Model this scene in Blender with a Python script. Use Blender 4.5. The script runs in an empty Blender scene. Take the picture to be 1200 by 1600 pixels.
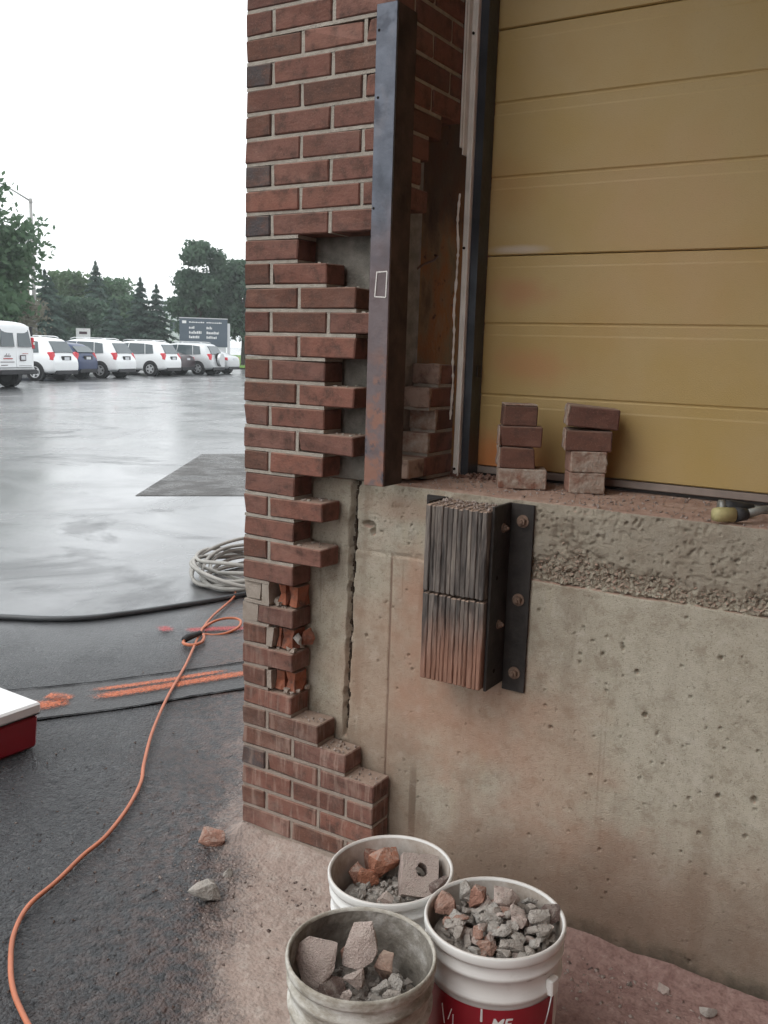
import bpy, bmesh, math, random
import numpy as np
from mathutils import Vector, Matrix, Euler, noise as mnoise

random.seed(7); rng = np.random.default_rng(7)
scene = bpy.context.scene
COL = scene.collection
rad = math.radians
G = -0.045            # level of the asphalt (0 = underside of the lowest brick course)

# ------------------------------------------------------------------ camera
cd = bpy.data.cameras.new('camera'); cam = bpy.data.objects.new('camera', cd); COL.objects.link(cam)
Rv = Vector((0.84633349, 0.53175449, 0.0309319)); Uv = Vector((-0.11702772, 0.12897924, 0.98471766)); Fv = Vector((-0.51963846, 0.83701943, -0.17138946))
Mx = Matrix((Rv, Uv, -Fv)).transposed().to_4x4(); Mx.translation = Vector((1.80273548, -2.10049549, 1.49546403))
cam.matrix_world = Mx
cd.sensor_fit = 'VERTICAL'; cd.sensor_height = 36; cd.sensor_width = 27
cd.lens = 1441.77/1600*36; cd.clip_start = .05; cd.clip_end = 2000
scene.camera = cam

# ------------------------------------------------------------------ overcast daylight
SUN_EL, SUN_AZ = 52, 205       # compass style: degrees clockwise from +Y
w = bpy.data.worlds.new('World'); scene.world = w; w.use_nodes = True
wn = w.node_tree.nodes; wl = w.node_tree.links; wn.clear()
sky = wn.new('ShaderNodeTexSky'); sky.sky_type = 'NISHITA'; sky.sun_disc = False
sky.sun_elevation = rad(SUN_EL); sky.sun_rotation = rad(SUN_AZ); sky.dust_density = 4; sky.air_density = 1.2
hs = wn.new('ShaderNodeHueSaturation'); hs.inputs['Saturation'].default_value = .25
mxw = wn.new('ShaderNodeMix'); mxw.data_type = 'RGBA'; mxw.inputs[0].default_value = .8
mxw.inputs[7].default_value = (12.3, 12.7, 13.0, 1)      # even cloud cover over most of the sky
bg = wn.new('ShaderNodeBackground'); bg.inputs['Strength'].default_value = .1
wo = wn.new('ShaderNodeOutputWorld')
wl.new(sky.outputs[0], hs.inputs['Color']); wl.new(hs.outputs[0], mxw.inputs[6]); wl.new(mxw.outputs[2], bg.inputs[0]); wl.new(bg.outputs[0], wo.inputs[0])
sd = bpy.data.lights.new('sun', 'SUN'); sd.energy = .5; sd.angle = rad(40); sd.color = (1, .97, .93)
sun = bpy.data.objects.new('sun', sd); COL.objects.link(sun)
az = rad(SUN_AZ); sdir = Vector((math.sin(az)*math.cos(rad(SUN_EL)), math.cos(az)*math.cos(rad(SUN_EL)), math.sin(rad(SUN_EL))))
sun.rotation_euler = sdir.to_track_quat('Z', 'Y').to_euler(); sun.location = (0, -5, 20)
vs = scene.view_settings; vs.view_transform = 'Standard'; vs.look = 'None'; vs.exposure = 0.68; vs.gamma = 1; vs.use_curve_mapping = False

# ------------------------------------------------------------------ node helpers
class X:
    """material node shorthand"""
    def __init__(s, name, rough=.8, spec=.3, metal=0.):
        s.m = bpy.data.materials.new(name); s.m.use_nodes = True
        s.nt = s.m.node_tree; s.N = s.nt.nodes; s.L = s.nt.links
        s.b = s.N['Principled BSDF']; s.set('Roughness', rough); s.set('Specular IOR Level', spec); s.set('Metallic', metal)
        s._co = None
    def set(s, k, v):
        i = s.b.inputs[k]
        if hasattr(v, 'node'): s.L.new(v, i)
        elif isinstance(v, tuple): i.default_value = (*v, 1) if len(v) == 3 else v
        else: i.default_value = v
        return s
    def co(s, kind='Object'):
        return s.N.new('ShaderNodeTexCoord').outputs[kind]
    def world(s):
        return s.N.new('ShaderNodeNewGeometry').outputs['Position']
    def rnd(s): return s.N.new('ShaderNodeObjectInfo').outputs['Random']
    def scale(s, v, sc, off=None):
        n = s.N.new('ShaderNodeMapping'); n.inputs['Scale'].default_value = sc; s.L.new(v, n.inputs['Vector'])
        if off is not None:
            if hasattr(off, 'node'): s.L.new(off, n.inputs['Location'])
            else: n.inputs['Location'].default_value = off
        return n.outputs[0]
    def noise(s, sc, det=4, v=None, rough=.55, dist=0.):
        n = s.N.new('ShaderNodeTexNoise'); n.inputs['Scale'].default_value = sc; n.inputs['Detail'].default_value = det
        n.inputs['Roughness'].default_value = rough; n.inputs['Distortion'].default_value = dist
        if v is None: v = s.world()
        s.L.new(v, n.inputs['Vector']); return n.outputs['Fac']
    def voro(s, sc, v=None, feat='F1', out='Distance'):
        n = s.N.new('ShaderNodeTexVoronoi'); n.inputs['Scale'].default_value = sc; n.feature = feat
        if v is None: v = s.world()
        s.L.new(v, n.inputs['Vector']); return n.outputs[out]
    def ramp(s, f, stops, interp='LINEAR'):
        n = s.N.new('ShaderNodeValToRGB'); e = n.color_ramp.elements; n.color_ramp.interpolation = interp
        while len(e) < len(stops): e.new(.5)
        for el, (p, c) in zip(e, stops):
            el.position = p; el.color = (*c, 1) if isinstance(c, tuple) else (c, c, c, 1)
        s.L.new(f, n.inputs[0]); return n.outputs[0]
    def m_(s, op, a, b=None, c=None, clamp=False):
        n = s.N.new('ShaderNodeMath'); n.operation = op; n.use_clamp = clamp
        for i, v in enumerate((a, b, c)):
            if v is None: continue
            if hasattr(v, 'node'): s.L.new(v, n.inputs[i])
            else: n.inputs[i].default_value = v
        return n.outputs[0]
    def mr(s, v, a, b, c=0., d=1., smooth=True):
        n = s.N.new('ShaderNodeMapRange'); n.interpolation_type = 'SMOOTHSTEP' if smooth else 'LINEAR'
        s.L.new(v, n.inputs[0])
        for i, q in enumerate((a, b, c, d)): n.inputs[i+1].default_value = q
        return n.outputs[0]
    def xyz(s, v=None):
        n = s.N.new('ShaderNodeSeparateXYZ'); s.L.new(v if v is not None else s.world(), n.inputs[0]); return n.outputs
    def mix(s, f, a, b, mode='MIX'):
        n = s.N.new('ShaderNodeMix'); n.data_type = 'RGBA'; n.blend_type = mode
        for i, v in ((0, f), (6, a), (7, b)):
            if hasattr(v, 'node'): s.L.new(v, n.inputs[i])
            elif isinstance(v, tuple): n.inputs[i].default_value = (*v, 1)
            else: n.inputs[i].default_value = v
        return n.outputs[2]
    def bump(s, h, dist=.01, strength=1., prev=None):
        n = s.N.new('ShaderNodeBump'); n.inputs['Distance'].default_value = dist
        if hasattr(strength, 'node'): s.L.new(strength, n.inputs['Strength'])
        else: n.inputs['Strength'].default_value = strength
        s.L.new(h, n.inputs['Height'])
        if prev is not None: s.L.new(prev, n.inputs['Normal'])
        s.set('Normal', n.outputs[0]); return n.outputs[0]
    def attr(s, name):
        n = s.N.new('ShaderNodeAttribute'); n.attribute_name = name; return n.outputs['Fac']
    def alpha(s, f):
        s.set('Alpha', f); return s

def simple(name, col, rough=.6, spec=.4, metal=0., var=.12, sc=30, bump=0., bsc=60):
    x = X(name, rough, spec, metal); n = x.noise(sc, 4, x.co())
    lo = tuple(c*(1-var) for c in col); hi = tuple(min(1, c*(1+var)) for c in col)
    x.set('Base Color', x.ramp(n, [(.3, lo), (.7, hi)]))
    if bump: x.bump(x.noise(bsc, 3, x.co()), bump)
    return x.m

# ------------------------------------------------------------------ mesh helpers
def link(o, parent=None, col=COL):
    col.objects.link(o)
    if parent is not None: o.parent = parent
    return o
def meshobj(name, me, mat=None, parent=None, loc=None, rot=None):
    o = bpy.data.objects.new(name, me)
    if mat is not None and not me.materials: me.materials.append(mat)
    if loc is not None: o.location = loc
    if rot is not None: o.rotation_euler = rot
    return link(o, parent)
def from_bm(name, bm, mat=None, parent=None, smooth=False, loc=None, rot=None):
    bmesh.ops.recalc_face_normals(bm, faces=bm.faces)
    me = bpy.data.meshes.new(name); bm.to_mesh(me); bm.free()
    if smooth: me.shade_smooth()
    return meshobj(name, me, mat, parent, loc, rot)
def from_np(name, V, Fc, mat=None, parent=None, smooth=False, loc=None):
    me = bpy.data.meshes.new(name); V = np.asarray(V, np.float32); Fc = np.asarray(Fc, np.int32)
    k = Fc.shape[1]
    me.vertices.add(len(V)); me.vertices.foreach_set('co', V.ravel())
    me.loops.add(Fc.size); me.loops.foreach_set('vertex_index', Fc.ravel())
    me.polygons.add(len(Fc)); me.polygons.foreach_set('loop_start', np.arange(0, Fc.size, k, dtype=np.int32)); me.polygons.foreach_set('loop_total', np.full(len(Fc), k, np.int32))
    me.update(calc_edges=True); me.validate()
    if smooth: me.shade_smooth()
    return meshobj(name, me, mat, parent, loc)
def empty(name, loc, rz=0., parent=None):
    o = bpy.data.objects.new(name, None); o.location = loc; o.rotation_euler = (0, 0, rz); o.empty_display_size = .1
    return link(o, parent)
def tag(o, label, cat, group=None):
    o['label'] = label; o['category'] = cat
    if group: o['group'] = group
    return o
def kind(o, k): o['kind'] = k; return o

def bm_box(bm, a, b, bev=0., jit=0., rot=None):
    a = Vector(a); b = Vector(b); s = b-a; c = (a+b)/2
    r = bmesh.ops.create_cube(bm, size=1); vs_ = r['verts']
    for v in vs_:
        v.co = Vector((v.co.x*s.x, v.co.y*s.y, v.co.z*s.z))
        if jit: v.co += Vector((random.uniform(-jit, jit), random.uniform(-jit, jit), random.uniform(-jit, jit)))
    if rot is not None:
        for v in vs_: v.co = rot @ v.co
    for v in vs_: v.co += c
    if bev:
        es = list({e for v in vs_ for e in v.link_edges})
        bmesh.ops.bevel(bm, geom=es, offset=bev, segments=1, affect='EDGES', profile=.5)
def box(name, a, b, mat, parent=None, bev=0., jit=0.):
    """box part whose own origin sits at its centre (relative to the parent)"""
    bm = bmesh.new(); c = (Vector(a)+Vector(b))/2
    bm_box(bm, Vector(a)-c, Vector(b)-c, bev, jit)
    return from_bm(name, bm, mat, parent, loc=c)
def bm_tube(bm, pts, r, n=8, cap=True):
    pts = [Vector(p) for p in pts]; rings = []
    rr = r if isinstance(r, (list, tuple)) else [r]*len(pts)
    up = Vector((0, 0, 1))
    for i, p in enumerate(pts):
        t = (pts[min(i+1, len(pts)-1)]-pts[max(i-1, 0)]).normalized()
        u = up if abs(t.dot(up)) < .95 else Vector((1, 0, 0))
        s = t.cross(u).normalized(); q = s.cross(t)
        rings.append([bm.verts.new(p+(s*math.cos(2*math.pi*k/n)+q*math.sin(2*math.pi*k/n))*rr[i]) for k in range(n)])
    for A, B in zip(rings, rings[1:]):
        for k in range(n): bm.faces.new((A[k], A[(k+1) % n], B[(k+1) % n], B[k]))
    if cap: bm.faces.new(rings[0]); bm.faces.new(rings[-1][::-1])
def spline(P, n=8):
    P = [Vector(p) for p in P]; out = []
    for i in range(len(P)-1):
        p0, p1, p2, p3 = P[max(i-1, 0)], P[i], P[i+1], P[min(i+2, len(P)-1)]
        for k in range(n):
            t = k/n; out.append(.5*((2*p1)+(p2-p0)*t+(2*p0-5*p1+4*p2-p3)*t*t+(3*p1-p0-3*p2+p3)*t**3))
    out.append(P[-1]); return out
def bm_lathe(bm, prof, n=40, close=False):
    rings = [[bm.verts.new((r*math.cos(2*math.pi*k/n), r*math.sin(2*math.pi*k/n), z)) for k in range(n)] for r, z in prof]
    for A, B in zip(rings, rings[1:]):
        for k in range(n): bm.faces.new((A[k], A[(k+1) % n], B[(k+1) % n], B[k]))
    if close: bm.faces.new(rings[-1])
def bm_cyl(bm, a, b, r, n=12, r2=None): bm_tube(bm, [a, b], [r, r if r2 is None else r2], n)
def chunk_mesh(name, sx, sy, sz, n=16, seed=0, mat=None, boxy=.0, rough=.034):
    """broken lump: hull of random points, partly pulled to a box"""
    rs = random.Random(seed); bm = bmesh.new()
    for i in range(n):
        v = Vector((rs.gauss(0, 1), rs.gauss(0, 1), rs.gauss(0, 1))).normalized()
        if boxy:
            mxc = max(abs(v.x), abs(v.y), abs(v.z)); v = v.lerp(v/mxc*.8, boxy)
        v *= rs.uniform(.8, 1.05); bm.verts.new((v.x*sx/2, v.y*sy/2, v.z*sz/2))
    r = bmesh.ops.convex_hull(bm, input=bm.verts)
    bmesh.ops.delete(bm, geom=[g for g in r['geom_interior'] if isinstance(g, bmesh.types.BMVert)], context='VERTS')
    bmesh.ops.recalc_face_normals(bm, faces=bm.faces)
    m0 = min(sx, sy, sz)
    if rough:
        for it in range(3):
            bmesh.ops.subdivide_edges(bm, edges=bm.edges[:], cuts=1, use_grid_fill=True)
            bmesh.ops.triangulate(bm, faces=bm.faces[:])
        bm.normal_update(); so = Vector((seed*3.7, seed*1.3, 0))
        bmesh.ops.smooth_vert(bm, verts=bm.verts[:], factor=.2, use_axis_x=True, use_axis_y=True, use_axis_z=True)
        for v in bm.verts: v.co += v.normal*m0*rough*(mnoise.noise(v.co*(1.6/m0*1.6)+so)+.6*mnoise.noise(v.co*(5/m0)+so)+.45*mnoise.noise(v.co*(14/m0)+so)+.18*rs.uniform(-1, 1))
    me = bpy.data.meshes.new(name); bm.to_mesh(me); bm.free()
    if mat: me.materials.append(mat)
    return me
def slab_skin(name, sx, sy, sz, mat, parent, loc):
    """thin rough skin of mortar or broken clay over one face of a brick"""
    bm = bmesh.new(); bm_box(bm, (-sx/2, -sy/2, -sz/2), (sx/2, sy/2, sz/2), .0025)
    bmesh.ops.subdivide_edges(bm, edges=bm.edges[:], cuts=3, use_grid_fill=True); bm.normal_update(); so = Vector((random.random()*50, 0, 0)); t_ = min(sx, sy, sz)
    for v in bm.verts: v.co += v.normal*(.0035*mnoise.noise(v.co*45+so)+.0018*mnoise.noise(v.co*140+so))
    return from_bm(name, bm, mat, parent, loc=loc)

# value noise for real relief
def vn(x, y, seed=0):
    xi = np.floor(x).astype(np.int64); yi = np.floor(y).astype(np.int64); fx = x-xi; fy = y-yi
    fx = fx*fx*(3-2*fx); fy = fy*fy*(3-2*fy)
    def h(a, b):
        k = (a*374761393+b*668265263+seed*974634533) & 0xffffffff
        k = ((k ^ (k >> 13))*1274126177) & 0xffffffff
        return ((k ^ (k >> 16)) & 0xffff)/65535.
    return (h(xi, yi)*(1-fx)+h(xi+1, yi)*fx)*(1-fy)+(h(xi, yi+1)*(1-fx)+h(xi+1, yi+1)*fx)*fy
def fbm(x, y, seed=0, o=4):
    s = 0; a = .5
    for i in range(o): s = s+a*vn(x*2**i, y*2**i, seed+i*17); a /= 2
    return s/(1-.5**o)
def worley(x, y, seed=0):
    xi = np.floor(x).astype(np.int64); yi = np.floor(y).astype(np.int64); best = np.full(x.shape, 9.)
    def h(a, b, q):
        k = (a*374761393+b*668265263+(seed+q)*974634533) & 0xffffffff
        k = ((k ^ (k >> 13))*1274126177) & 0xffffffff
        return ((k ^ (k >> 16)) & 0xffff)/65535.
    for dx in (-1, 0, 1):
        for dy in (-1, 0, 1):
            a = xi+dx; b = yi+dy
            best = np.minimum(best, np.hypot(a+h(a, b, 1)-x, b+h(a, b, 2)-y))
    return best
sstep = lambda a, b, x: np.clip((x-a)/(b-a), 0, 1)**2*(3-2*np.clip((x-a)/(b-a), 0, 1))

# ------------------------------------------------------------------ materials
def brick_mat(name, stops, dust=.25):
    x = X(name, .88, .2); r = x.rnd(); co = x.co()
    off = x.N.new('ShaderNodeCombineXYZ'); x.L.new(x.m_('MULTIPLY', r, 37.), off.inputs[0]); x.L.new(x.m_('MULTIPLY', r, 91.), off.inputs[2])
    cv = x.scale(co, (1, 1, 1), off.outputs[0])
    base = x.ramp(r, stops)
    n1 = x.noise(22, 5, cv, .6); c = x.mix(x.mr(n1, .42, .72), base, (.09, .052, .042))
    n2 = x.noise(13, 3, x.scale(cv, (1, 1, 2.2)))
    c = x.mix(x.m_('MULTIPLY', x.mr(n2, .5, .75), .45), c, (.215, .105, .075))
    sp = x.noise(260, 2, cv); c = x.mix(x.m_('MULTIPLY', x.mr(sp, .55, .75), .35), c, (.3, .17, .12))
    sp2 = x.noise(170, 2, cv); c = x.mix(x.m_('MULTIPLY', x.mr(sp2, .6, .8), .5), c, (.035, .022, .02))
    # mortar dust lying on the bricks, thicker low down where the rubble fell
    z = x.xyz()[2]; hz = x.mr(z, 1.3, .1, .25, 1.)
    d = x.m_('MULTIPLY', x.m_('MULTIPLY', x.mr(x.noise(9, 5, cv, .7), .45, .8), hz), dust*2)
    c = x.mix(d, c, (.36, .255, .21))
    dr = x.noise(60, 3, x.scale(cv, (1, 1, .1))); c = x.mix(x.m_('MULTIPLY', x.mr(dr, .5, .68), x.mr(z, 1.0, .2, 0, dust*1.8)), c, (.38, .27, .22))
    up = x.xyz(x.N.new('ShaderNodeNewGeometry').outputs['Normal'])[2]
    c = x.mix(x.m_('MULTIPLY', x.mr(up, .6, .95), .7), c, (.37, .285, .225))
    x.set('Base Color', c)
    h = x.m_('ADD', x.m_('MULTIPLY', x.noise(160, 3, cv), .6), x.m_('MULTIPLY', x.noise(40, 3, x.scale(cv, (.6, 1, 1.6))), .8))
    x.bump(h, .0025, .9); return x.m
RED = [(0, (.18, .088, .068)), (.25, (.225, .1, .073)), (.5, (.165, .083, .066)), (.75, (.24, .118, .09)), (1, (.19, .1, .08))]
m_red = brick_mat('brick_red', RED)
m_brown = brick_mat('brick_brown', [(0, (.115, .062, .047)), (.5, (.15, .072, .052)), (1, (.125, .06, .048))])
m_dark = brick_mat('brick_dark', [(0, (.075, .068, .07)), (.5, (.095, .078, .074)), (1, (.068, .06, .06))], .2)
m_bend = brick_mat('brick_dusty', [(0, (.33, .24, .195)), (1, (.38, .28, .22))], .6)
m_core = brick_mat('brick_broken_core', [(0, (.24, .078, .043)), (1, (.29, .1, .055))], .12)

x = X('mortar', .95, .15); n = x.noise(40, 5); c = x.ramp(n, [(.3, (.32, .285, .24)), (.7, (.44, .4, .345))])
c = x.mix(x.mr(x.noise(300, 2), .6, .8), c, (.2, .16, .125)); c = x.mix(x.mr(x.xyz()[2], 1.1, .5, 0, .55), c, (.26, .19, .155)); x.set('Base Color', c); x.bump(x.noise(220, 4), .003); m_mortar = x.m
x = X('mortar_crust', .95, .15); n = x.noise(28, 6, x.co(), .65); c = x.ramp(n, [(.34, (.24, .12, .085)), (.5, (.33, .25, .2)), (.72, (.46, .42, .36))])
x.set('Base Color', c); x.bump(x.noise(70, 5, x.co()), .006); m_crust = x.m

# concrete of the dock wall
def concrete(name, wall=True):
    x = X(name, .92, .2); P = x.world(); X_, Y_, Z_ = x.xyz(P)
    n = x.noise(2.6, 6, P, .6); c = x.ramp(n, [(.3, (.37, .32, .25)), (.5, (.475, .43, .34)), (.72, (.54, .5, .41))])
    # vertical run marks
    v = x.noise(9, 5, x.scale(P, (1, 1, .09)), .6); c = x.mix(x.m_('MULTIPLY', x.mr(v, .5, .72), .65), c, (.22, .165, .115))
    v2 = x.noise(5, 4, x.scale(P, (1, 1, .12), (3.3, 0, 1)), .6); c = x.mix(x.m_('MULTIPLY', x.mr(v2, .56, .75), .45), c, (.5, .46, .37))
    yl = x.noise(7, 3, x.scale(P, (1, 1, .2), (9, 0, 2))); c = x.mix(x.m_('MULTIPLY', x.mr(yl, .6, .75), .25), c, (.45, .34, .13))
    hl = x.noise(34, 2, x.scale(P, (1, 1, .022), (2, 0, 5)), .5); c = x.mix(x.m_('MULTIPLY', x.mr(hl, .62, .72), x.mr(x.noise(3, 3, P), .5, .62, 0, .75)), c, (.13, .09, .06))
    gy = x.mr(X_, .8, 1.25); c = x.mix(x.m_('MULTIPLY', gy, x.mr(x.noise(3.3, 4, P), .35, .6, .1, .45)), c, (.5, .465, .37))
    # fine mottling and small voids
    m = x.noise(45, 5, P, .7); c = x.mix(x.m_('MULTIPLY', x.mr(m, .45, .75), .4), c, (.23, .19, .145))
    sp = x.noise(260, 2, P); c = x.mix(x.m_('MULTIPLY', x.mr(sp, .58, .68), .42), c, (.14, .11, .085))
    sp = x.noise(110, 3, P, .7); c = x.mix(x.m_('MULTIPLY', x.mr(sp, .6, .66), .5), c, (.16, .125, .095))
    mm = x.noise(18, 6, P, .72); c = x.mix(x.mr(mm, .5, .66, 0, .5), c, (.27, .215, .155)); c = x.mix(x.mr(mm, .46, .32, 0, .4), c, (.6, .56, .48))
    # brick dust washed on to the wall: rusty blotches round the bumper and the cut bricks
    def blob(cx, cz, rx, rz):
        a = x.m_('POWER', x.m_('DIVIDE', x.m_('SUBTRACT', X_, cx), rx), 2.); b = x.m_('POWER', x.m_('DIVIDE', x.m_('SUBTRACT', Z_, cz), rz), 2.)
        return x.mr(x.m_('ADD', x.m_('SQRT', x.m_('ADD', a, b)), x.m_('MULTIPLY', x.m_('SUBTRACT', x.noise(8, 4, P), .5), 1.4)), 1.2, .2)
    for (cx, cz, rx, rz, k) in ((.59, .76, .13, .3, .55), (.72, .48, .28, .2, .45), (.45, .5, .22, .45, .35), (.95, .42, .25, .3, .35), (.55, 1.06, .3, .05, .35), (.95, .1, .5, .25, .3), (1.35, .12, .4, .25, .2)):
        c = x.mix(x.m_('MULTIPLY', blob(cx, cz, rx, rz), k), c, (.45, .235, .155))
    ln = x.m_('ABSOLUTE', x.m_('SUBTRACT', x.m_('ADD', X_, x.m_('MULTIPLY', x.m_('SUBTRACT', x.noise(18, 3, P), .5), .006)), .469)); c = x.mix(x.m_('MULTIPLY', x.mr(ln, .006, .001), x.mr(Z_, .94, .9, 0, .7)), c, (.2, .12, .085))
    # splash dirt along the foot and damp green black grime at the right hand foot
    ft = x.mr(x.m_('ADD', Z_, x.m_('MULTIPLY', x.m_('SUBTRACT', x.noise(5, 5, P), .5), .5)), .5, -.08)
    c = x.mix(x.m_('MULTIPLY', ft, .75), c, (.17, .12, .09))
    g2 = x.mr(x.m_('ADD', Z_, x.m_('MULTIPLY', x.m_('SUBTRACT', x.noise(14, 5, P, .7), .5), .16)), .045, -.045)
    c = x.mix(x.m_('MULTIPLY', g2, x.mr(X_, .85, 1.35, .4, .85)), c, (.06, .055, .04))
    # the rough upper lift is greyer and dirtier
    up = x.mr(x.m_('ADD', Z_, x.m_('MULTIPLY', x.m_('SUBTRACT', x.noise(12, 4, P), .5), .05)), .918, .945)
    up = x.m_('MULTIPLY', up, x.mr(X_, .6, .9, .1, .6))
    c = x.mix(up, c, x.ramp(x.noise(30, 5, P, .7), [(.3, (.2, .165, .125)), (.7, (.34, .29, .225))]))
    up_n = x.xyz(x.N.new('ShaderNodeNewGeometry').outputs['Normal'])[2]
    dust = x.ramp(x.noise(14, 6, P, .65), [(.3, (.34, .215, .165)), (.55, (.44, .3, .235)), (.75, (.5, .39, .32))])
    c = x.mix(x.mr(up_n, .55, .9), c, dust)
    x.set('Base Color', c)
    x.bump(x.m_('ADD', x.noise(330, 3, P, .75), x.m_('MULTIPLY', x.noise(90, 4, P, .7), .5)), .0035, 1.); return x.m
m_conc = concrete('dock_concrete')
m_block = simple('backup_block', (.24, .225, .195), .95, .15, var=.3, sc=25, bump=.004, bsc=150)
m_filler = simple('joint_filler', (.05, .035, .025), .95, .1, var=.5, sc=60, bump=.004)
x = X('stained_board', .9, .15); P = x.world(); n = x.noise(7, 5, x.scale(P, (1, 1, .6)), .6)
c = x.ramp(n, [(.3, (.08, .045, .02)), (.45, (.24, .15, .07)), (.58, (.33, .125, .035)), (.75, (.28, .2, .105))])
c = x.mix(x.mr(x.noise(26, 4, P), .6, .72), c, (.08, .04, .02)); c = x.mix(x.mr(x.m_('ADD', x.xyz(P)[2], x.m_('MULTIPLY', x.m_('SUBTRACT', x.noise(8, 4, P), .5), .5)), 1.75, 2.05, 0, .8), c, (.06, .03, .016)); x.set('Base Color', c); x.bump(x.noise(80, 4, P), .004); m_board = x.m

# steel
x = X('mill_steel', .42, .5, .75); P = x.world(); z = x.xyz(P)[2]
n = x.noise(9, 5, x.scale(P, (1, 1, .5)), .6); c = x.ramp(n, [(.3, (.075, .083, .1)), (.55, (.115, .124, .148)), (.75, (.155, .145, .152))])
c = x.mix(x.m_('MULTIPLY', x.mr(x.noise(14, 3, P), .55, .7), .8), c, (.05, .055, .07))
rz_ = x.m_('ADD', z, x.m_('MULTIPLY', x.m_('SUBTRACT', x.noise(6, 5, P), .5), .5))
c = x.mix(x.m_('MULTIPLY', x.mr(rz_, 1.95, 1.7), .55), c, (.17, .105, .09))
lowr = x.m_('MULTIPLY', x.mr(rz_, 1.6, 1.35), x.mr(x.noise(17, 4, P, .6), .44, .58))
c = x.mix(x.m_('MULTIPLY', lowr, .85), c, (.27, .125, .08))
lowd = x.m_('MULTIPLY', x.mr(rz_, 1.65, 1.4), x.mr(x.noise(24, 4, x.scale(P, (1, 1, 1), (5, 2, 1)), .6), .55, .65)); c = x.mix(lowd, c, (.06, .06, .075))
x.set('Base Color', c); x.set('Metallic', x.mr(rz_, 1.5, 1.75, .1, .6)); x.set('Roughness', x.mr(x.noise(20, 3, P), .3, .7, .38, .6))
x.bump(x.noise(60, 4, P), .0015, .7); m_steel = x.m
m_steelside = simple('shade_browned_steel', (.07, .047, .038), .75, .25, .2, .45, 14, .002, 90)  # rust brown, with the shade of the right-facing leg put into the colour
m_rust = simple('rusty_bolt', (.2, .135, .1), .8, .3, .2, .35, 60, .002, 150)
m_blacksteel = simple('black_steel', (.035, .03, .027), .6, .35, .2, .4, 20, .0015, 80)
m_track = simple('track_steel', (.07, .075, .085), .35, .5, .7, .35, 6, .001, 60)
m_white = simple('white_trim', (.82, .79, .73), .6, .3, var=.12, sc=12)
m_chalk = simple('white_paint_mark', (.75, .72, .68), .8, .2)
m_hole = simple('dark_hole', (.015, .012, .01), .9, .1)
m_screw = simple('dull_screw', (.16, .15, .14), .5, .5, .5)

# door paint
x = X('door_paint', .5, .35); P = x.world(); X_, Y_, Z_ = x.xyz(P)
n = x.noise(3, 4, x.scale(P, (1, 1, 1))); c = x.ramp(n, [(.3, (.41, .275, .098)), (.5, (.425, .30, .125)), (.7, (.415, .285, .098))])
def dblob(cx, cz, rx, rz, k, col, c):
    a = x.m_('POWER', x.m_('DIVIDE', x.m_('SUBTRACT', X_, cx), rx), 2.); b = x.m_('POWER', x.m_('DIVIDE', x.m_('SUBTRACT', Z_, cz), rz), 2.)
    f = x.mr(x.m_('ADD', x.m_('SQRT', x.m_('ADD', a, b)), x.m_('MULTIPLY', x.m_('SUBTRACT', x.noise(9, 4, P), .5), 1.1)), 1.1, .1)
    return x.mix(x.m_('MULTIPLY', f, k), c, col)
for a in ((.62, 1.16, .2, .16, .85, (.5, .155, .04)), (.72, 1.47, .2, .07, .5, (.45, .2, .09)), (.66, 1.68, .14, .06, .55, (.4, .17, .08)), (.6, 1.98, .16, .13, .35, (.38, .19, .07)),
          (1.1, 1.75, .35, .3, .3, (.48, .29, .15)), (1.0, 2.0, .3, .2, .25, (.46, .28, .14)), (.63, 1.8, .12, .016, .6, (.52, .45, .4)), (.86, 1.22, .3, .12, .25, (.46, .25, .09))):
    c = dblob(*a, c)
g = x.noise(220, 2, P); c = x.mix(x.m_('MULTIPLY', x.mr(g, .55, .75), .18), c, (.25, .19, .09))
x.set('Base Color', c); x.bump(x.noise(300, 2, P), .0006); m_door = x.m
m_retainer = simple('door_retainer', (.26, .21, .18), .5, .4, .3, .2, 12)
m_seal = simple('rubber_seal', (.03, .027, .025), .8, .2)

# bumper rubber
x = X('bumper_rubber', .8, .25); co = x.co(); P = x.world(); z = x.xyz(P)[2]; r = x.rnd()
off = x.N.new('ShaderNodeCombineXYZ'); x.L.new(x.m_('MULTIPLY', r, 30.), off.inputs[0])
cv = x.scale(co, (1, 1, .12), off.outputs[0])
n = x.noise(60, 5, cv, .65); c = x.ramp(n, [(.3, (.055, .05, .047)), (.5, (.13, .112, .1)), (.7, (.24, .205, .175))])
c = x.mix(x.m_('MULTIPLY', x.mr(x.noise(25, 4, x.scale(co, (1, 1, .3), off.outputs[0])), .5, .65), .7), c, (.035, .03, .028))
zz = x.m_('ADD', z, x.m_('MULTIPLY', x.m_('SUBTRACT', x.noise(22, 4, x.scale(P, (1, 1, .25)), .6), .5), .22))
c = x.mix(x.mr(zz, .86, .68, 0, .88), c, x.ramp(n, [(.3, (.21, .105, .07)), (.7, (.34, .18, .125))]))
upn = x.xyz(x.N.new('ShaderNodeNewGeometry').outputs['Normal'])[2]
c = x.mix(x.mr(upn, .5, .9, 0, .85), c, (.34, .24, .18)); x.set('Base Color', c); x.bump(x.noise(120, 4, x.scale(co, (1, 1, .2))), .003); m_rub = x.m

# asphalt
x = X('wet_asphalt', .4, .5); P = x.world(); X_, Y_, Z_ = x.xyz(P)
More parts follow.
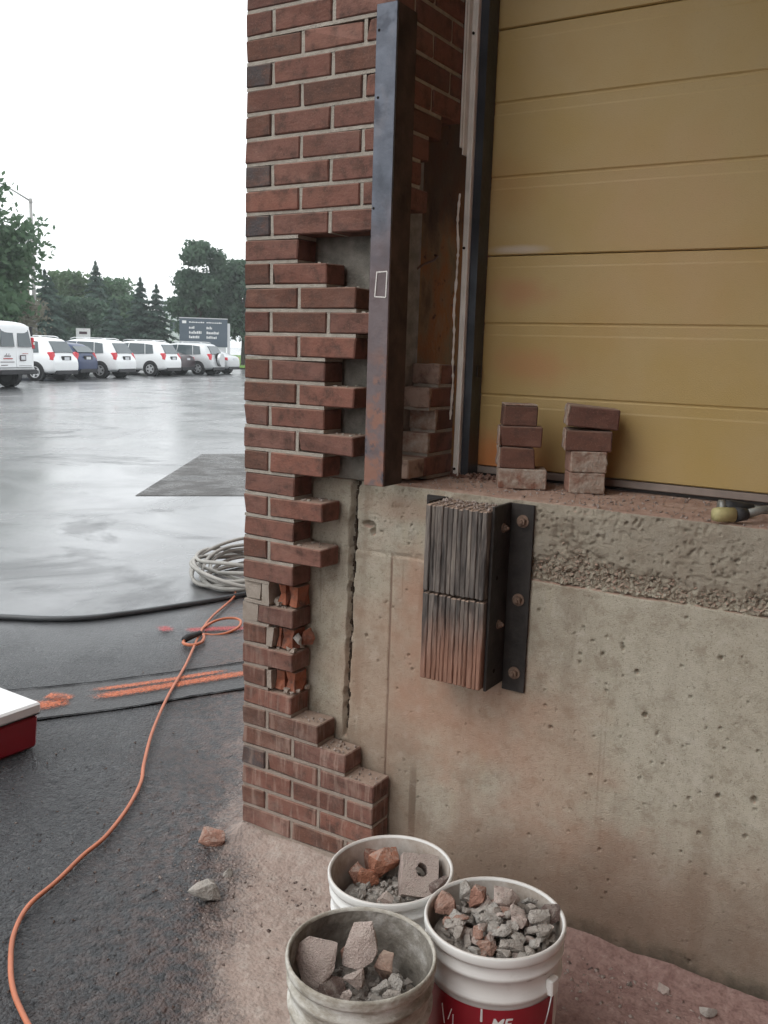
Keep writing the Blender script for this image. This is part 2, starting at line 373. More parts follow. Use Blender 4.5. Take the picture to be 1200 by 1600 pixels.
# t: 0 near the wall (coarse open texture), 1 beyond the black hose (worn smooth, sheeted with water)
edge = x.m_('ADD', x.m_('SUBTRACT', x.m_('MULTIPLY', Y_, 1.0), x.m_('MULTIPLY', X_, 1.62)), x.m_('MULTIPLY', x.m_('SUBTRACT', x.noise(.9, 3, P), .5), .5))
t = x.m_('ADD', x.mr(edge, 2.9, 5.2, 0, .45), x.mr(edge, 4.5, 5.5, 0, .55))
mid = x.mr(edge, 1.3, 3.2)
n = x.noise(1.4, 6, P, .6); c = x.ramp(n, [(.3, (.024, .026, .029)), (.7, (.042, .044, .048))])
agg = x.voro(95, P, 'F1', 'Color'); aggv = x.N.new('ShaderNodeSeparateColor'); x.L.new(agg, aggv.inputs[0])
c = x.mix(x.mr(aggv.outputs[0], .6, 1., 0, .5), c, (.1, .1, .1))
c = x.mix(x.mr(aggv.outputs[1], .7, 1., 0, .7), c, (.016, .016, .018))
c = x.mix(t, c, x.ramp(x.noise(.35, 5, x.scale(P, (1, 1, 1), (2, 5, 0))), [(.35, (.045, .048, .051)), (.65, (.08, .084, .088))]))
wear = x.noise(.55, 7, P, .66, .8); c = x.mix(x.m_('MULTIPLY', x.m_('MULTIPLY', x.mr(wear, .54, .66), .65), t), c, (.05, .052, .055))
seam = x.voro(.22, P, 'DISTANCE_TO_EDGE'); c = x.mix(x.m_('MULTIPLY', x.mr(x.m_('ADD', seam, x.m_('MULTIPLY', x.m_('SUBTRACT', x.noise(2.5, 4, P), .5), .05)), .016, .0), t), c, (.02, .02, .022))
# brick dust trodden into the ground round the pier and along the wall
dd = x.m_('ADD', Y_, x.m_('MULTIPLY', X_, .0))
a1 = x.m_('ADD', x.m_('MULTIPLY', X_, .80), x.m_('MULTIPLY', Y_, .60))          # across the dust edge
de = x.m_('ADD', a1, x.m_('ADD', x.m_('MULTIPLY', x.m_('SUBTRACT', x.noise(5, 5, P, .65), .5), .34), x.m_('MULTIPLY', x.m_('SUBTRACT', x.noise(90, 3, P, .7), .5), .2)))
dm = x.mr(de, -.12, .10)
halo = x.mr(de, -.6, .06, 0, .6)
c = x.mix(x.m_('MULTIPLY', halo, x.mr(x.noise(30, 4, P), .35, .65)), c, (.17, .1, .08))
dust = x.ramp(x.noise(24, 6, P, .7), [(.3, (.31, .235, .2)), (.5, (.36, .285, .245)), (.75, (.43, .37, .325))])
rosy = x.mr(X_, .7, 1.2); dust = x.mix(rosy, dust, x.ramp(x.noise(30, 6, P, .7), [(.3, (.2, .115, .1)), (.6, (.29, .19, .165)), (.75, (.38, .29, .26))]))
c = x.mix(x.m_('MULTIPLY', dm, x.mr(x.noise(60, 4, P, .7), .25, .5, .72, 1.)), c, dust)
x.set('Base Color', c)
streak = x.noise(.55, 5, x.scale(P, (1, 1, 1), (4, 1, 0)), .6, .6)
rfar = x.mr(streak, .38, .62, .42, .28); rnear = x.mr(x.noise(2.5, 4, P), .35, .65, .36, .2)
rgh = x.N.new('ShaderNodeMix'); x.L.new(t, rgh.inputs[0]); x.L.new(rnear, rgh.inputs[2]); x.L.new(rfar, rgh.inputs[3])
x.set('Roughness', x.m_('MAXIMUM', rgh.outputs[0], x.m_('MULTIPLY', dm, .95)))
x.set('Specular IOR Level', x.m_('SUBTRACT', .5, x.m_('MULTIPLY', dm, .4)))
vor = x.voro(95, P); hh = x.m_('ADD', x.m_('MULTIPLY', vor, -.45), x.m_('ADD', x.m_('MULTIPLY', x.noise(26, 4, P), .8), x.m_('MULTIPLY', x.noise(120, 3, P, .7), .7)))
st = x.m_('SUBTRACT', x.m_('SUBTRACT', 1.0, x.m_('MULTIPLY', t, .93)), x.m_('MULTIPLY', dm, .6))
st = x.m_('MULTIPLY', st, x.m_('SUBTRACT', 1., x.m_('MULTIPLY', mid, .15)))
x.set('Coat Weight', x.m_('MULTIPLY', x.m_('MULTIPLY', t, .85), x.mr(wear, .53, .65, 1., .22))); x.set('Coat Roughness', x.mr(streak, .35, .65, .30, .17)); x.set('Coat IOR', 1.55)
x.bump(hh, .016, st); m_asph = x.m
x = X('rough_patch', .55, .4); P = x.world(); n = x.noise(3, 5, P, .6)
x.set('Base Color', x.ramp(n, [(.3, (.05, .048, .046)), (.7, (.085, .08, .075))])); x.set('Roughness', x.mr(x.noise(2.2, 4, P), .4, .6, .25, .6)); x.bump(x.m_('ADD', x.noise(26, 4, P), x.m_('MULTIPLY', x.noise(6, 4, P), 2.)), .045, .9); m_patch = x.m
def spray(name, c1):
    x = X(name, .6, .3); P = x.world(); x.set('Base Color', x.mix(x.mr(x.noise(60, 3, P), .4, .6), c1, tuple(q*.75 for q in c1)))
    e = x.attr('edge'); x.set('Alpha', x.m_('MULTIPLY', x.mr(x.m_('ADD', e, x.m_('MULTIPLY', x.m_('SUBTRACT', x.noise(85, 4, P, .75), .5), 1.5)), .15, .95), .66))
    x.bump(x.voro(95, P), -.01); return x.m
m_orange = spray('orange_marking_paint', (.82, .22, .09)); m_pinkpaint = spray('pink_marking_paint', (.62, .1, .1))
m_trench = simple('trench_asphalt', (.05, .05, .051), .45, .45, var=.3, sc=40, bump=.01, bsc=90)
x = X('grass', .8, .2); P = x.world(); x.set('Base Color', x.ramp(x.noise(1.5, 5, P), [(.3, (.07, .15, .02)), (.7, (.12, .24, .035))])); m_grass = x.m

m_cord = simple('orange_cord_jacket', (.46, .15, .075), .5, .4, var=.15, sc=8)
m_plug = simple('black_rubber', (.02, .02, .02), .6, .4)
m_coil = simple('grey_hose_jacket', (.31, .3, .275), .6, .4, var=.25, sc=6)
m_hose = simple('black_hose_jacket', (.05, .055, .058), .35, .5, var=.3, sc=5)
m_coolred = simple('red_plastic', (.27, .012, .02), .35, .5, var=.08, sc=5)
m_coolwht = simple('white_plastic', (.74, .75, .74), .35, .5, var=.04, sc=4)
x = X('bucket_white', .45, .4); co = x.co(); n = x.noise(7, 4, co)
c = x.ramp(n, [(.35, (.64, .63, .6)), (.65, (.74, .735, .71))]); c = x.mix(x.mr(x.noise(16, 6, co, .7), .58, .75, 0, .55), c, (.4, .32, .26))
up = x.xyz(x.N.new('ShaderNodeNewGeometry').outputs['Normal'])[2]; c = x.mix(x.mr(up, .6, .95, 0, .35), c, (.45, .36, .29))
x.set('Base Color', c); m_bkt = x.m
x = X('bucket_inside_dusty', .85, .2); co = x.co(); n = x.noise(9, 6, x.scale(co, (1, 1, .7)), .7)
x.set('Base Color', x.ramp(n, [(.32, (.3, .235, .185)), (.5, (.5, .45, .4)), (.68, (.66, .64, .6))])); m_bktin = x.m
x = X('bucket_caked', .85, .2); co = x.co(); n = x.noise(10, 6, x.scale(co, (1, 1, 2.2)), .7)
x.set('Base Color', x.ramp(n, [(.3, (.16, .14, .105)), (.45, (.34, .31, .26)), (.56, (.5, .48, .43)), (.72, (.66, .65, .62))])); x.bump(x.noise(30, 5, co), .006); m_caked = x.m
x = X('bucket_caked_inside', .9, .15); co = x.co(); n = x.noise(12, 6, co, .7)
x.set('Base Color', x.ramp(n, [(.32, (.115, .1, .085)), (.52, (.23, .21, .18)), (.68, (.42, .4, .37))])); x.bump(x.noise(40, 5, co), .006); m_cakedin = x.m
m_label = simple('red_label', (.27, .012, .022), .4, .4, var=.1, sc=12)
m_wire = simple('galvanised_wire', (.45, .45, .45), .35, .5, .9)
def lump(name, a, b, d):
    x = X(name, .95, .15); co = x.co(); r = x.rnd(); off = x.N.new('ShaderNodeCombineXYZ'); x.L.new(x.m_('MULTIPLY', r, 50.), off.inputs[0])
    cv = x.scale(co, (1, 1, 1), off.outputs[0]); n = x.noise(26, 5, cv, .65)
    c = x.mix(x.mr(r, 0, 1, 0, .35), x.ramp(n, [(.3, a), (.7, b)]), d); sp = x.noise(240, 2, cv)
    c = x.mix(x.mr(sp, .58, .7, 0, .55), c, tuple(q*.45 for q in a)); up = x.xyz(x.N.new('ShaderNodeNewGeometry').outputs['Normal'])[2]
    c = x.mix(x.m_('MULTIPLY', x.mr(up, .3, .95, 0, .5), x.mr(x.noise(50, 4, cv), .4, .6)), c, (.45, .4, .355)); x.set('Base Color', c)
    x.bump(x.m_('ADD', x.noise(90, 5, cv, .7), x.noise(300, 3, cv)), .005); return x.m
m_lgrey = lump('rubble_mortar', (.3, .275, .245), (.47, .445, .41), (.3, .23, .19))
m_lred = lump('rubble_brick', (.25, .125, .09), (.4, .22, .165), (.42, .3, .24))
m_lorange = lump('rubble_orange', (.36, .14, .08), (.48, .23, .15), (.4, .2, .14))
m_lpink = lump('rubble_pink', (.4, .31, .27), (.58, .48, .43), (.4, .33, .3))
m_ldark = lump('rubble_dark', (.1, .07, .06), (.2, .14, .12), (.2, .15, .14))
m_yel = simple('yellow_grip', (.44, .39, .19), .6, .3, var=.15, sc=40)
m_toolst = simple('worn_tool_steel', (.25, .25, .23), .5, .5, .5, .3, 40)
m_grip = simple('black_grip', (.035, .035, .036), .6, .3, var=.3, sc=50)

def paint(name, col, rough=.3): return simple(name, col, rough, .5, var=.03, sc=2)
m_cwhite = paint('white_car_paint', (.74, .76, .77)); m_cblue = paint('blue_car_paint', (.018, .036, .10)); m_csilver = simple('silver_car_paint', (.5, .52, .53), .35, .5, .3)
m_cdark = paint('dark_car_paint', (.05, .035, .04))
x = X('car_glass', .06, .6); x.set('Base Color', (.055, .075, .085)); m_glass = x.m
x = X('tail_lamp', .2, .5); x.set('Base Color', (.5, .015, .03)); m_tail = x.m
x = X('lamp_clear', .2, .5); x.set('Base Color', (.6, .58, .55)); m_clear = x.m
m_tyre = simple('tyre_rubber', (.018, .018, .019), .8, .2); m_rim = simple('alloy_rim', (.5, .51, .52), .35, .5, .5)
m_cplastic = simple('car_plastic', (.03, .03, .033), .6, .3); m_plate = simple('plate_white', (.6, .62, .65), .5, .3)
m_redprint = simple('red_print', (.4, .04, .05), .5, .3); m_darkprint = simple('dark_print', (.08, .05, .06), .5, .3)
m_pole = simple('grey_pole', (.32, .32, .31), .6, .3, .3); m_wood = simple('weathered_pole', (.26, .23, .2), .9, .1)
m_sign = simple('sign_slate', (.075, .1, .125), .5, .4, var=.06, sc=1); m_signw = simple('sign_white', (.7, .71, .7), .6, .3); m_signg = simple('sign_pale', (.5, .52, .53), .6, .3)
m_bark = simple('bark', (.07, .055, .045), .95, .1, var=.3, sc=6)
def leafm(name, a, b):
    x = X(name, .65, .25); P = x.world()
    c = x.mix(x.mr(x.noise(.7, 4, P), .35, .65), a, b); x.set('Base Color', c)
    tr = x.N.new('ShaderNodeBsdfTranslucent'); x.L.new(c, tr.inputs[0]); ms = x.N.new('ShaderNodeMixShader'); ms.inputs[0].default_value = .45
    x.L.new(x.b.outputs[0], ms.inputs[1]); x.L.new(tr.outputs[0], ms.inputs[2]); x.L.new(ms.outputs[0], x.N['Material Output'].inputs[0]); return x.m
m_leaf = leafm('maple_leaves', (.075, .135, .08), (.11, .185, .1)); m_leafd = leafm('dark_leaves', (.055, .1, .066), (.085, .14, .09))
m_leafl = leafm('fresh_leaves', (.08, .14, .07), (.12, .19, .09)); m_spruce = leafm('spruce_needles', (.058, .1, .08), (.09, .145, .115))
m_olive = leafm('dry_leaves', (.17, .165, .13), (.25, .24, .19))
m_far = simple('far_wall', (.5, .53, .55), .8, .2)

# ================================================================== SETTING
# ground: one sheet, finer near the camera, out to the horizon
def graded(lim, fine, step, grow=1.35):
    v = list(np.arange(-fine, fine+1e-6, step)); s = step
    while v[-1] < lim: s *= grow; v.append(v[-1]+s); v.insert(0, v[0]-s)
    return np.array(v)
gx = graded(650, 8, .5); gy = graded(650, 8, .5)
XX, YY = np.meshgrid(gx, gy, indexing='ij'); V = np.stack([XX.ravel(), YY.ravel(), np.full(XX.size, G)], 1)
ni, nj = XX.shape; idx = np.arange(ni*nj).reshape(ni, nj)
Fq = np.stack([idx[:-1, :-1], idx[1:, :-1], idx[1:, 1:], idx[:-1, 1:]], -1).reshape(-1, 4)
kind(from_np('ground', V, Fq, m_asph), 'structure')

nx = np.arange(-.9, 2.2, .0085); ny = np.concatenate([np.arange(-1.5, .11, .0085)])
NX, NY = np.meshgrid(nx, ny, indexing='ij')
bank = np.where(NX < .5, np.clip(1-(-NY)/.13, 0, 1)**1.6*.040*sstep(-.06, .02, NX), np.clip(1-(.1-NY)/.10, 0, 1)**1.6*.028)
bank = np.where(NY > 0, np.where(NX < .5, .040*sstep(-.06, .02, NX), bank), bank)*(.7+.6*vn(NX*9, NY*9, 77))
edge_ = np.minimum.reduce([NX+.9, 2.2-NX, NY+1.5]); tap = sstep(0, .12, edge_)
hgt = bank+.004+.0035*(fbm(NX*11, NY*11, 71, 3)-.5)+.0028*(vn(NX*75, NY*75, 73)-.5)+.0035*sstep(.72, .9, vn(NX*48, NY*48, 79))
zz_ = G-.004+(hgt+.004)*tap
id3 = np.arange(NX.size).reshape(NX.shape)
gn = from_np('asphalt_apron', np.stack([NX.ravel(), NY.ravel(), zz_.ravel()], 1), np.stack([id3[:-1, :-1], id3[1:, :-1], id3[1:, 1:], id3[:-1, 1:]], -1).reshape(-1, 4), m_asph, None, True); kind(gn, 'structure')

def sheet(name, pts, dz, mat, k='structure'):
    bm = bmesh.new(); bm.faces.new([bm.verts.new((p[0], p[1], G+dz)) for p in pts]); o = from_bm(name, bm, mat); 
    return kind(o, k)
sheet('asphalt_patch', [(-5.30, 4.49), (-3.3, 6.35), (-5.6, 10.2), (-7.41, 7.72)], .004, m_patch)
# refilled trench with its two saw cuts
cutA = [(-2.6, -.9), (-1.667, .313), (-1.454, .592), (-1.271, .889), (-1.072, 1.244), (-.6, 2.1)]
cutB = [(-2.05, -1.0), (-1.269, .223), (-1.081, .517), (-.952, .77), (-.838, .973), (-.4, 1.75)]
bm = bmesh.new(); A = spline([(p[0], p[1], G+.004) for p in cutA], 6); B = spline([(p[0], p[1], G+.004) for p in cutB], 6)
va = [bm.verts.new(p) for p in A]; vb = [bm.verts.new(p) for p in B]
for i in range(len(va)-1): bm.faces.new((va[i], va[i+1], vb[i+1], vb[i]))
kind(from_bm('trench_patch', bm, m_trench), 'structure')
m_cut = simple('saw_cut_dark', (.022, .022, .023), .9, .1)
for P_ in (A, B):
    bm = bmesh.new(); pv = None
    for i, p in enumerate(P_):
        wd = .003+.006*random.random(); jx = random.uniform(-.004, .004)
        q = (bm.verts.new((p.x-wd+jx, p.y+wd*.6, G+.008)), bm.verts.new((p.x+wd+jx, p.y-wd*.6, G+.008)))
        if pv: bm.faces.new((pv[0], pv[1], q[1], q[0]))
        pv = q
    kind(from_bm('saw_cut', bm, m_cut), 'structure')
def spray_strip(name, pts, wd, mat):
    P_ = spline([(p[0], p[1], G+.012) for p in pts], 10); V = []; Fc = []; E_ = []
    for i, p in enumerate(P_):
        t = (P_[min(i+1, len(P_)-1)]-P_[max(i-1, 0)]).normalized(); s = Vector((t.y, -t.x, 0))
        e = min(1, i/4, (len(P_)-1-i)/4)
        for k, o in enumerate((-1, -.4, 0, .4, 1)): V.append(p+s*o*wd); E_.append(e*(0, .7, 1, .7, 0)[k])
    for i in range(len(P_)-1):
        for k in range(4): a = i*5+k; Fc.append((a, a+1, a+6, a+5))
    o = from_np(name, [tuple(v) for v in V], Fc, mat); at = o.data.attributes.new('edge', 'FLOAT', 'POINT'); at.data.foreach_set('value', np.array(E_, np.float32))
    return kind(o, 'structure')
spray_strip('paint_mark', [(-1.36, .53), (-1.2, .8), (-1.03, 1.14)], .035, m_orange)
spray_strip('paint_mark', [(-1.29, .47), (-1.13, .78), (-.90, 1.24)], .055, m_orange)
spray_strip('paint_mark', [(-1.44, .2), (-1.37, .33), (-1.335, .42)], .075, m_orange)
spray_strip('paint_mark', [(-1.46, .39), (-1.41, .41), (-1.33, .43)], .06, m_orange)
spray_strip('paint_mark', [(-1.78, 1.36), (-1.73, 1.45)], .08, m_pinkpaint)
spray_strip('paint_mark', [(-1.66, 1.44), (-1.55, 1.56), (-1.40, 1.70)], .06, m_pinkpaint)
sheet('grass_verge', [(-46, 46), (-38.0, 49.6), (-75, 130), (-140, 118)], .1, m_grass)

# ================================================================== BRICK PIER
CH = .0667
pier = tag(empty('brick_pier', (0, 0, 0)), 'red brick corner pier with its courses toothed out beside the yellow door', 'wall')
ENDS = {9: .19, 10: .29, 11: .39, 12: .49, 13: .39, 14: .29, 15: .39, 16: .29, 17: .39, 18: .29, 19: .19, 20: .29, 21: .19, 22: .29, 23: .19,
        24: .0, 25: .19, 26: .09, 27: .19, 28: .09, 29: .19, 30: .29, 31: .39}
DARKH = {2, 6, 8, 32}; BROWNH = {0, 4, 10, 12, 18, 14, 22, 26, 28, 30, 34, 24}
_bm_cache = {}
def brick_mesh(sx, sy, sz, mat):
    k = (round(sx, 3), round(sy, 3), round(sz, 3), mat.name, random.randrange(9))
    if k not in _bm_cache:
        bm = bmesh.new(); bm_box(bm, (-sx/2, -sy/2, -sz/2), (sx/2, sy/2, sz/2), .0032, .0018); bmesh.ops.recalc_face_normals(bm, faces=bm.faces)
        for q in range(random.choice((0, 1, 1, 2, 3))):      # knocked corners and arrises
            c_ = Vector((random.choice((-1, 1))*sx/2*random.choice((1, 1, .97)), -sy/2, random.choice((-1, 1))*sz/2)); k_ = random.uniform(.35, .9)
            for v in bm.verts:
                if (v.co-c_).length < .012: v.co += Vector((-math.copysign(1, c_.x)*.0022*k_, .0045*k_, -math.copysign(1, c_.z)*.002*k_))
        me = bpy.data.meshes.new('brick'); bm.to_mesh(me); bm.free(); me.materials.append(mat); _bm_cache[k] = me
    return _bm_cache[k]
def brick(x0, x1, y0, y1, row, mat, parent=pier, dz=0.):
    z0 = (35-row)*CH+.005; z1 = (36-row)*CH-.005
    me = brick_mesh(x1-x0, y1-y0, z1-z0, mat)
    return meshobj('brick', me, None, parent, ((x0+x1)/2, (y0+y1)/2+random.uniform(-.0012, .0012), (z0+z1)/2+dz), (0, random.uniform(-.003, .003), random.uniform(-.006, .006)))
mort = bmesh.new()
def mbox(a, b, j=.0): bm_box(mort, a, b, 0, j)
def row_z(r): return (35-r)*CH+.005, (36-r)*CH-.005
TOPROW = -10
ends = {r: ENDS.get(r, .49) for r in range(TOPROW, 36)}
for r in range(TOPROW, 36):
    lay = [(0, .09), (.1, .29), (.3, .49)] if r % 2 == 0 else [(0, .19), (.2, .39), (.4, .49)]
    z0, z1 = row_z(r)
    for i, (a, b) in enumerate(lay):
        if b > ends[r]+.001: break
        q = random.random()
        if a == 0 and r % 2 == 0: m = m_dark if r in DARKH else (m_brown if r in BROWNH else m_red)
        else: m = m_brown if (q < .16 or (r, i) in ((12, 1), (11, 1), (31, 0), (30, 1), (35, 1))) else m_red
        if r == 25 and i == 0: a = .055
        if (r, i) in ((24, 0), (24, 1)): break
        brick(a+(.002 if a else 0), b, 0, .19 if (a == .4 and r < 9) else .09, r, m)
        # head joint to the right of this brick
        if b < ends[r]-.001: mbox((b+.0008, .0045+random.uniform(0, .0015), z0), (b+.0112, .088, z1))
    # bed joint above this row
    e = min(max(ends[r], .1), max(ends.get(r-1, .49), .1)) if r > TOPROW else .49
    mbox((.0025, .004, z1+.0004), (e-.0015, .0895, z1+.0096))
    # remains of mortar on the exposed tops
    if ends[r] > e+.02:
        for k in range(5):
            xx = random.uniform(e, ends[r]-.02); yy = random.uniform(.01, .075); q = random.uniform(.004, .011); mbox((xx, yy, z1-.001), (xx+q, yy+q, z1+random.uniform(.001, .004)), .002)
mbox((.002, .004, -.012), (.49, .09, .0046), .0)
# grout smeared on the left of courses 24 to 26, where the face bricks were hacked off
for (a, b, r, d0, d1) in ((.0, .055, 25, .006, .085), (.0, .062, 24, .012, .085), (.068, .098, 24, .006, .08), (.092, .115, 26, .006, .085), (.092, .112, 28, .005, .085)):
    z0, z1 = row_z(r); mbox((a+.001, d0, z0), (b, d1, z1), .004)
for r in (24, 26, 28):
    z0, z1 = row_z(r)
    for k in range(9):
        xx = random.uniform(.1, .18); yy = random.uniform(.008, .07); mbox((xx, yy, z0-.004), (xx+random.uniform(.008, .02), yy+random.uniform(.008, .02), z0+random.uniform(.002, .012)), .003)
# broken cored bricks: orange webs between the core holes, set back from the face
for r, webs in ((24, ((.118, .147), (.156, .196))), (26, ((.118, .135), (.136, .182))), (28, ((.112, .148), (.153, .188)))):
    z0, z1 = row_z(r)
    for i, (a, b) in enumerate(webs):
        bm = bmesh.new(); n = 8
        ring0 = []; ring1 = []; rm = []
        for k in range(n):
            th = 2*math.pi*k/n; ex = (a+b)/2+(b-a)/2*max(-1, min(1, 1.3*math.cos(th))); ey = .052+.032*max(-1, min(1, 1.3*math.sin(th)))
            j = lambda s=.004: random.uniform(-s, s)
            ring0.append(bm.verts.new((ex+j(), ey+j(), z0-.002))); rm.append(bm.verts.new(((ex-(a+b)/2)*.8+(a+b)/2+j(.005), ey+.006+j(.006), (z0+z1)/2+j()))); ring1.append(bm.verts.new((ex+j(), ey+j(), z1+.002)))
        for A_, B_ in ((ring0, rm), (rm, ring1)):
            for k in range(n): bm.faces.new((A_[k], A_[(k+1) % n], B_[(k+1) % n], B_[k]))
        bm.faces.new(ring0[::-1]); bm.faces.new(ring1)
        o = from_bm('broken_brick', bm, m_core, pier)
        if i == 0: o['label'] = 'bright orange broken core of a hacked off brick'
z0, z1 = row_z(26)     # shard left standing at the back
o = meshobj('brick_shard', chunk_mesh('brick_shard', .05, .035, .075, 14, 3, m_core, .7), None, pier, (.205, .062, (z0+z1)/2+.004), (.2, .25, .3)); o['label'] = 'thin orange brick shard left standing in the gap'
o = meshobj('mortar_lump', chunk_mesh('mortar_lump', .03, .03, .05, 14, 5, m_lgrey, .3), None, pier, (.186, .035, z0+.025)); 
# return into the door opening (jamb): courses that are still whole, then toothed
for r in range(TOPROW, 9):
    lim = .362 if r <= 3 else {4: .255, 5: .19, 6: .15, 7: .19, 8: .1}[r]
    lay = [(.1, .29), (.3, .362)] if r % 2 == 0 else [(.2, .362)]
    z0, z1 = row_z(r)
    for a, b in lay:
        b2 = min(b, lim)
        if b2-a < .03: continue
        brick(.4, .49, a, b2, r, random.choice((m_red, m_red, m_brown)))
    for a, b in lay:
        if a < lim: mbox((.402, a-.0108, z0), (.486, a-.0008, z1))
    if r < 8:
        l2 = min(lim, .362 if r+1 <= 3 else {4: .255, 5: .19, 6: .15, 7: .19, 8: .1}[r+1])
        mbox((.402, .09, z0-.0096), (.486, l2, z0-.0004))
# lower jamb courses, broken ends towards the front
for r, a, m in ((14, .30, m_bend), (15, .247, m_bend), (16, .29, m_crust), (17, .247, m_bend), (18, .135, m_bend)):
    z0, z1 = row_z(r)
    if r == 18:
        brick(.4, .49, .135, .225, r, m_bend); brick(.4, .49, .228, .4, r, m_red)
    else:
        # dusty broken end skin in front, red brick behind
        slab_skin('broken_end', .0895, .016, .058, m_crust if r in (16, 17) else m_bend, pier, (.445, a+.003, (z0+z1)/2))
        brick(.4, .49, a+.0125, .40, r, m_red if r != 16 else m_brown)
    mbox((.402, max(a, .25), z0-.0096), (.486, .4, z0-.0004), .0)
mo = kind(from_bm('mortar', mort, m_mortar, pier), 'stuff')
# backup masonry behind the facing
box('backup_block', (.012, .102, 1.127), (.40, .323, 3.1), m_block, pier, .004)
box('stained_board', (.20, .327, 1.127), (.385, .62, 3.1), m_board, pier)
bm = bmesh.new()       # ragged slot between block and board, and the bent tie
bm_tube(bm, [(.398, .30, 1.735), (.405, .33, 1.752), (.41, .38, 1.768), (.408, .405, 1.782), (.396, .41, 1.786)], .0035, 6)
o = from_bm('wall_tie', bm, m_rust, pier)

# ================================================================== DOCK WALL (concrete)
dock = tag(empty('concrete_wall', (0, .1, 0)), 'stained concrete loading dock wall with rough honeycombed band under the yellow door', 'wall')
us = [.02]
while us[-1] < 1.74: us.append(us[-1]+(.0034 if us[-1] > .17 else .02))
s = .0034
while us[-1] < 3.2: s = min(.04, s*1.2); us.append(us[-1]+s)
us = np.array(us); zs_ = np.concatenate([[-.3], np.arange(-.06, 1.1195, .0034), [1.121, 1.125]])
UU, ZZ = np.meshgrid(us, zs_, indexing='ij')
d = .0014*(fbm(UU*9, ZZ*9, 1, 3)-.5)+.0009*(fbm(UU*70, ZZ*70, 2, 3)-.5)
# honeycomb band
zb = .922+.004*(vn(UU*7, ZZ*0, 5)-.5)
th = np.interp(UU, [.3, .6, .88, .93, 1.0, 1.05, 1.15, 1.28, 1.42, 1.5, 2., 3.2], [.012, .016, .07, .10, .13, .09, .075, .055, .06, .065, .05, .05])*(.65+.7*vn(UU*22, ZZ*22, 9))
st = np.interp(UU, [.3, .6, .8, .9, 3.2], [.25, .3, .8, 1, 1])
band = sstep(-.004, .001, ZZ-zb)*(1-sstep(.4, 1.25, (ZZ-zb)/th))
wa = worley(UU/.0135, ZZ/.0125, 3); wb = worley(UU/.024, ZZ/.021, 8)
stone = np.maximum(np.sqrt(np.clip(1-(wa/.62)**2, 0, 1))*.010, np.sqrt(np.clip(1-(wb/.6)**2, 0, 1))*.015)
d += band*st*(stone*.85-.021+.010*(vn(UU*120, ZZ*120, 30)-.5)+.012*(vn(UU*38, ZZ*38, 31)-.5))
d -= .012*(1-sstep(.0015, .005, np.abs(ZZ-zb-.001)))*np.interp(UU, [.3, .8, .92, 3.2], [.15, .3, 1, 1])*sstep(.25, .5, vn(UU*16, ZZ*0, 35))
# rough upper lift
upz = sstep(.925, .96, ZZ)*np.interp(UU, [.3, .85, .92, 3.2], [.35, .4, 1, 1])
d += upz*.0012*(vn(UU*210, ZZ*210, 14)-.5)
d += upz*.0022*(fbm(UU*14, ZZ*18, 12, 3)-.5)
d -= upz*.0035*sstep(.66, .8, vn(UU*95, ZZ*120, 16))*sstep(.4, .6, vn(UU*13, ZZ*16, 18))
d -= upz*.006*sstep(.72, .78, fbm(UU*22, ZZ*30, 19, 3))
# chipped arris
d -= sstep(1.1, 1.125, ZZ)*(.002+.016*np.clip(fbm(UU*16, ZZ*16, 21, 4)-.42, 0, 1)*2)
# movement joint and form line
jx = .335-(1.127-ZZ)*.0165+.004*(fbm(UU*0+3, ZZ*14, 41, 3)-.5); jw = np.interp(ZZ, [.3, .9, 1.02, 1.127], [.009, .0095, .013, .017])*(.65+.7*vn(UU*0, ZZ*40, 43))
jt = (1-sstep(.75, 1.15, np.abs(UU-jx)/jw))*sstep(.33, .36, ZZ); d -= jt*.03
d -= .0035*(1-sstep(.0, .0045, np.abs(UU-.469-.002*(vn(ZZ*5, ZZ*0, 3)-.5))))*(ZZ < .925)
d += .0015*(UU < jx)
# bug holes
holes = [(1.22, .625, 9), (1.252, .582, 5), (1.093, .429, 6), (1.22, .457, 4), (1.343, .44, 5), (1.409, .465, 8), (1.491, .479, 10), (1.374, .357, 7), (1.48, .383, 6), (.976, .531, 7), (.956, .587, 5), (1.399, .636, 5), (1.413, .588, 4), (1.487, .6, 5), (1.131, .233, 5), (1.336, .295, 4), (1.399, .256, 4), (1.245, .506, 4), (1.38, .011, 5), (1.469, .236, 3), (1.163, .554, 3), (1.083, .375, 3), (1.148, .795, 5), (1.152, .785, 7), (1.101, .759, 6), (1.042, .725, 5), (1.191, .731, 8), (1.072, .788, 5), (.923, .842, 6), (1.299, .89, 5), (1.386, .808, 8), (1.046, .82, 4), (1.108, .806, 4), (1.118, .666, 4), (1.043, .747, 5), (1.325, .696, 4), (1.297, .769, 4), (.39, .67, 6), (.55, .6, 5), (.536, .64, 4)]
for i in range(210): holes.append((random.uniform(.34, 1.75), random.uniform(-.02, .91), random.choice((1.6, 2, 2, 2.5, 3, 3.5))))
for i in range(520):
    hx = random.uniform(.40, 1.8); holes.append((hx, random.uniform(.985 if .85 < hx < 1.2 else .96, 1.118), random.choice((1.4, 1.8, 2.2, 2.8, 3.6, 4.5))*(1 if hx > .9 else .7)))
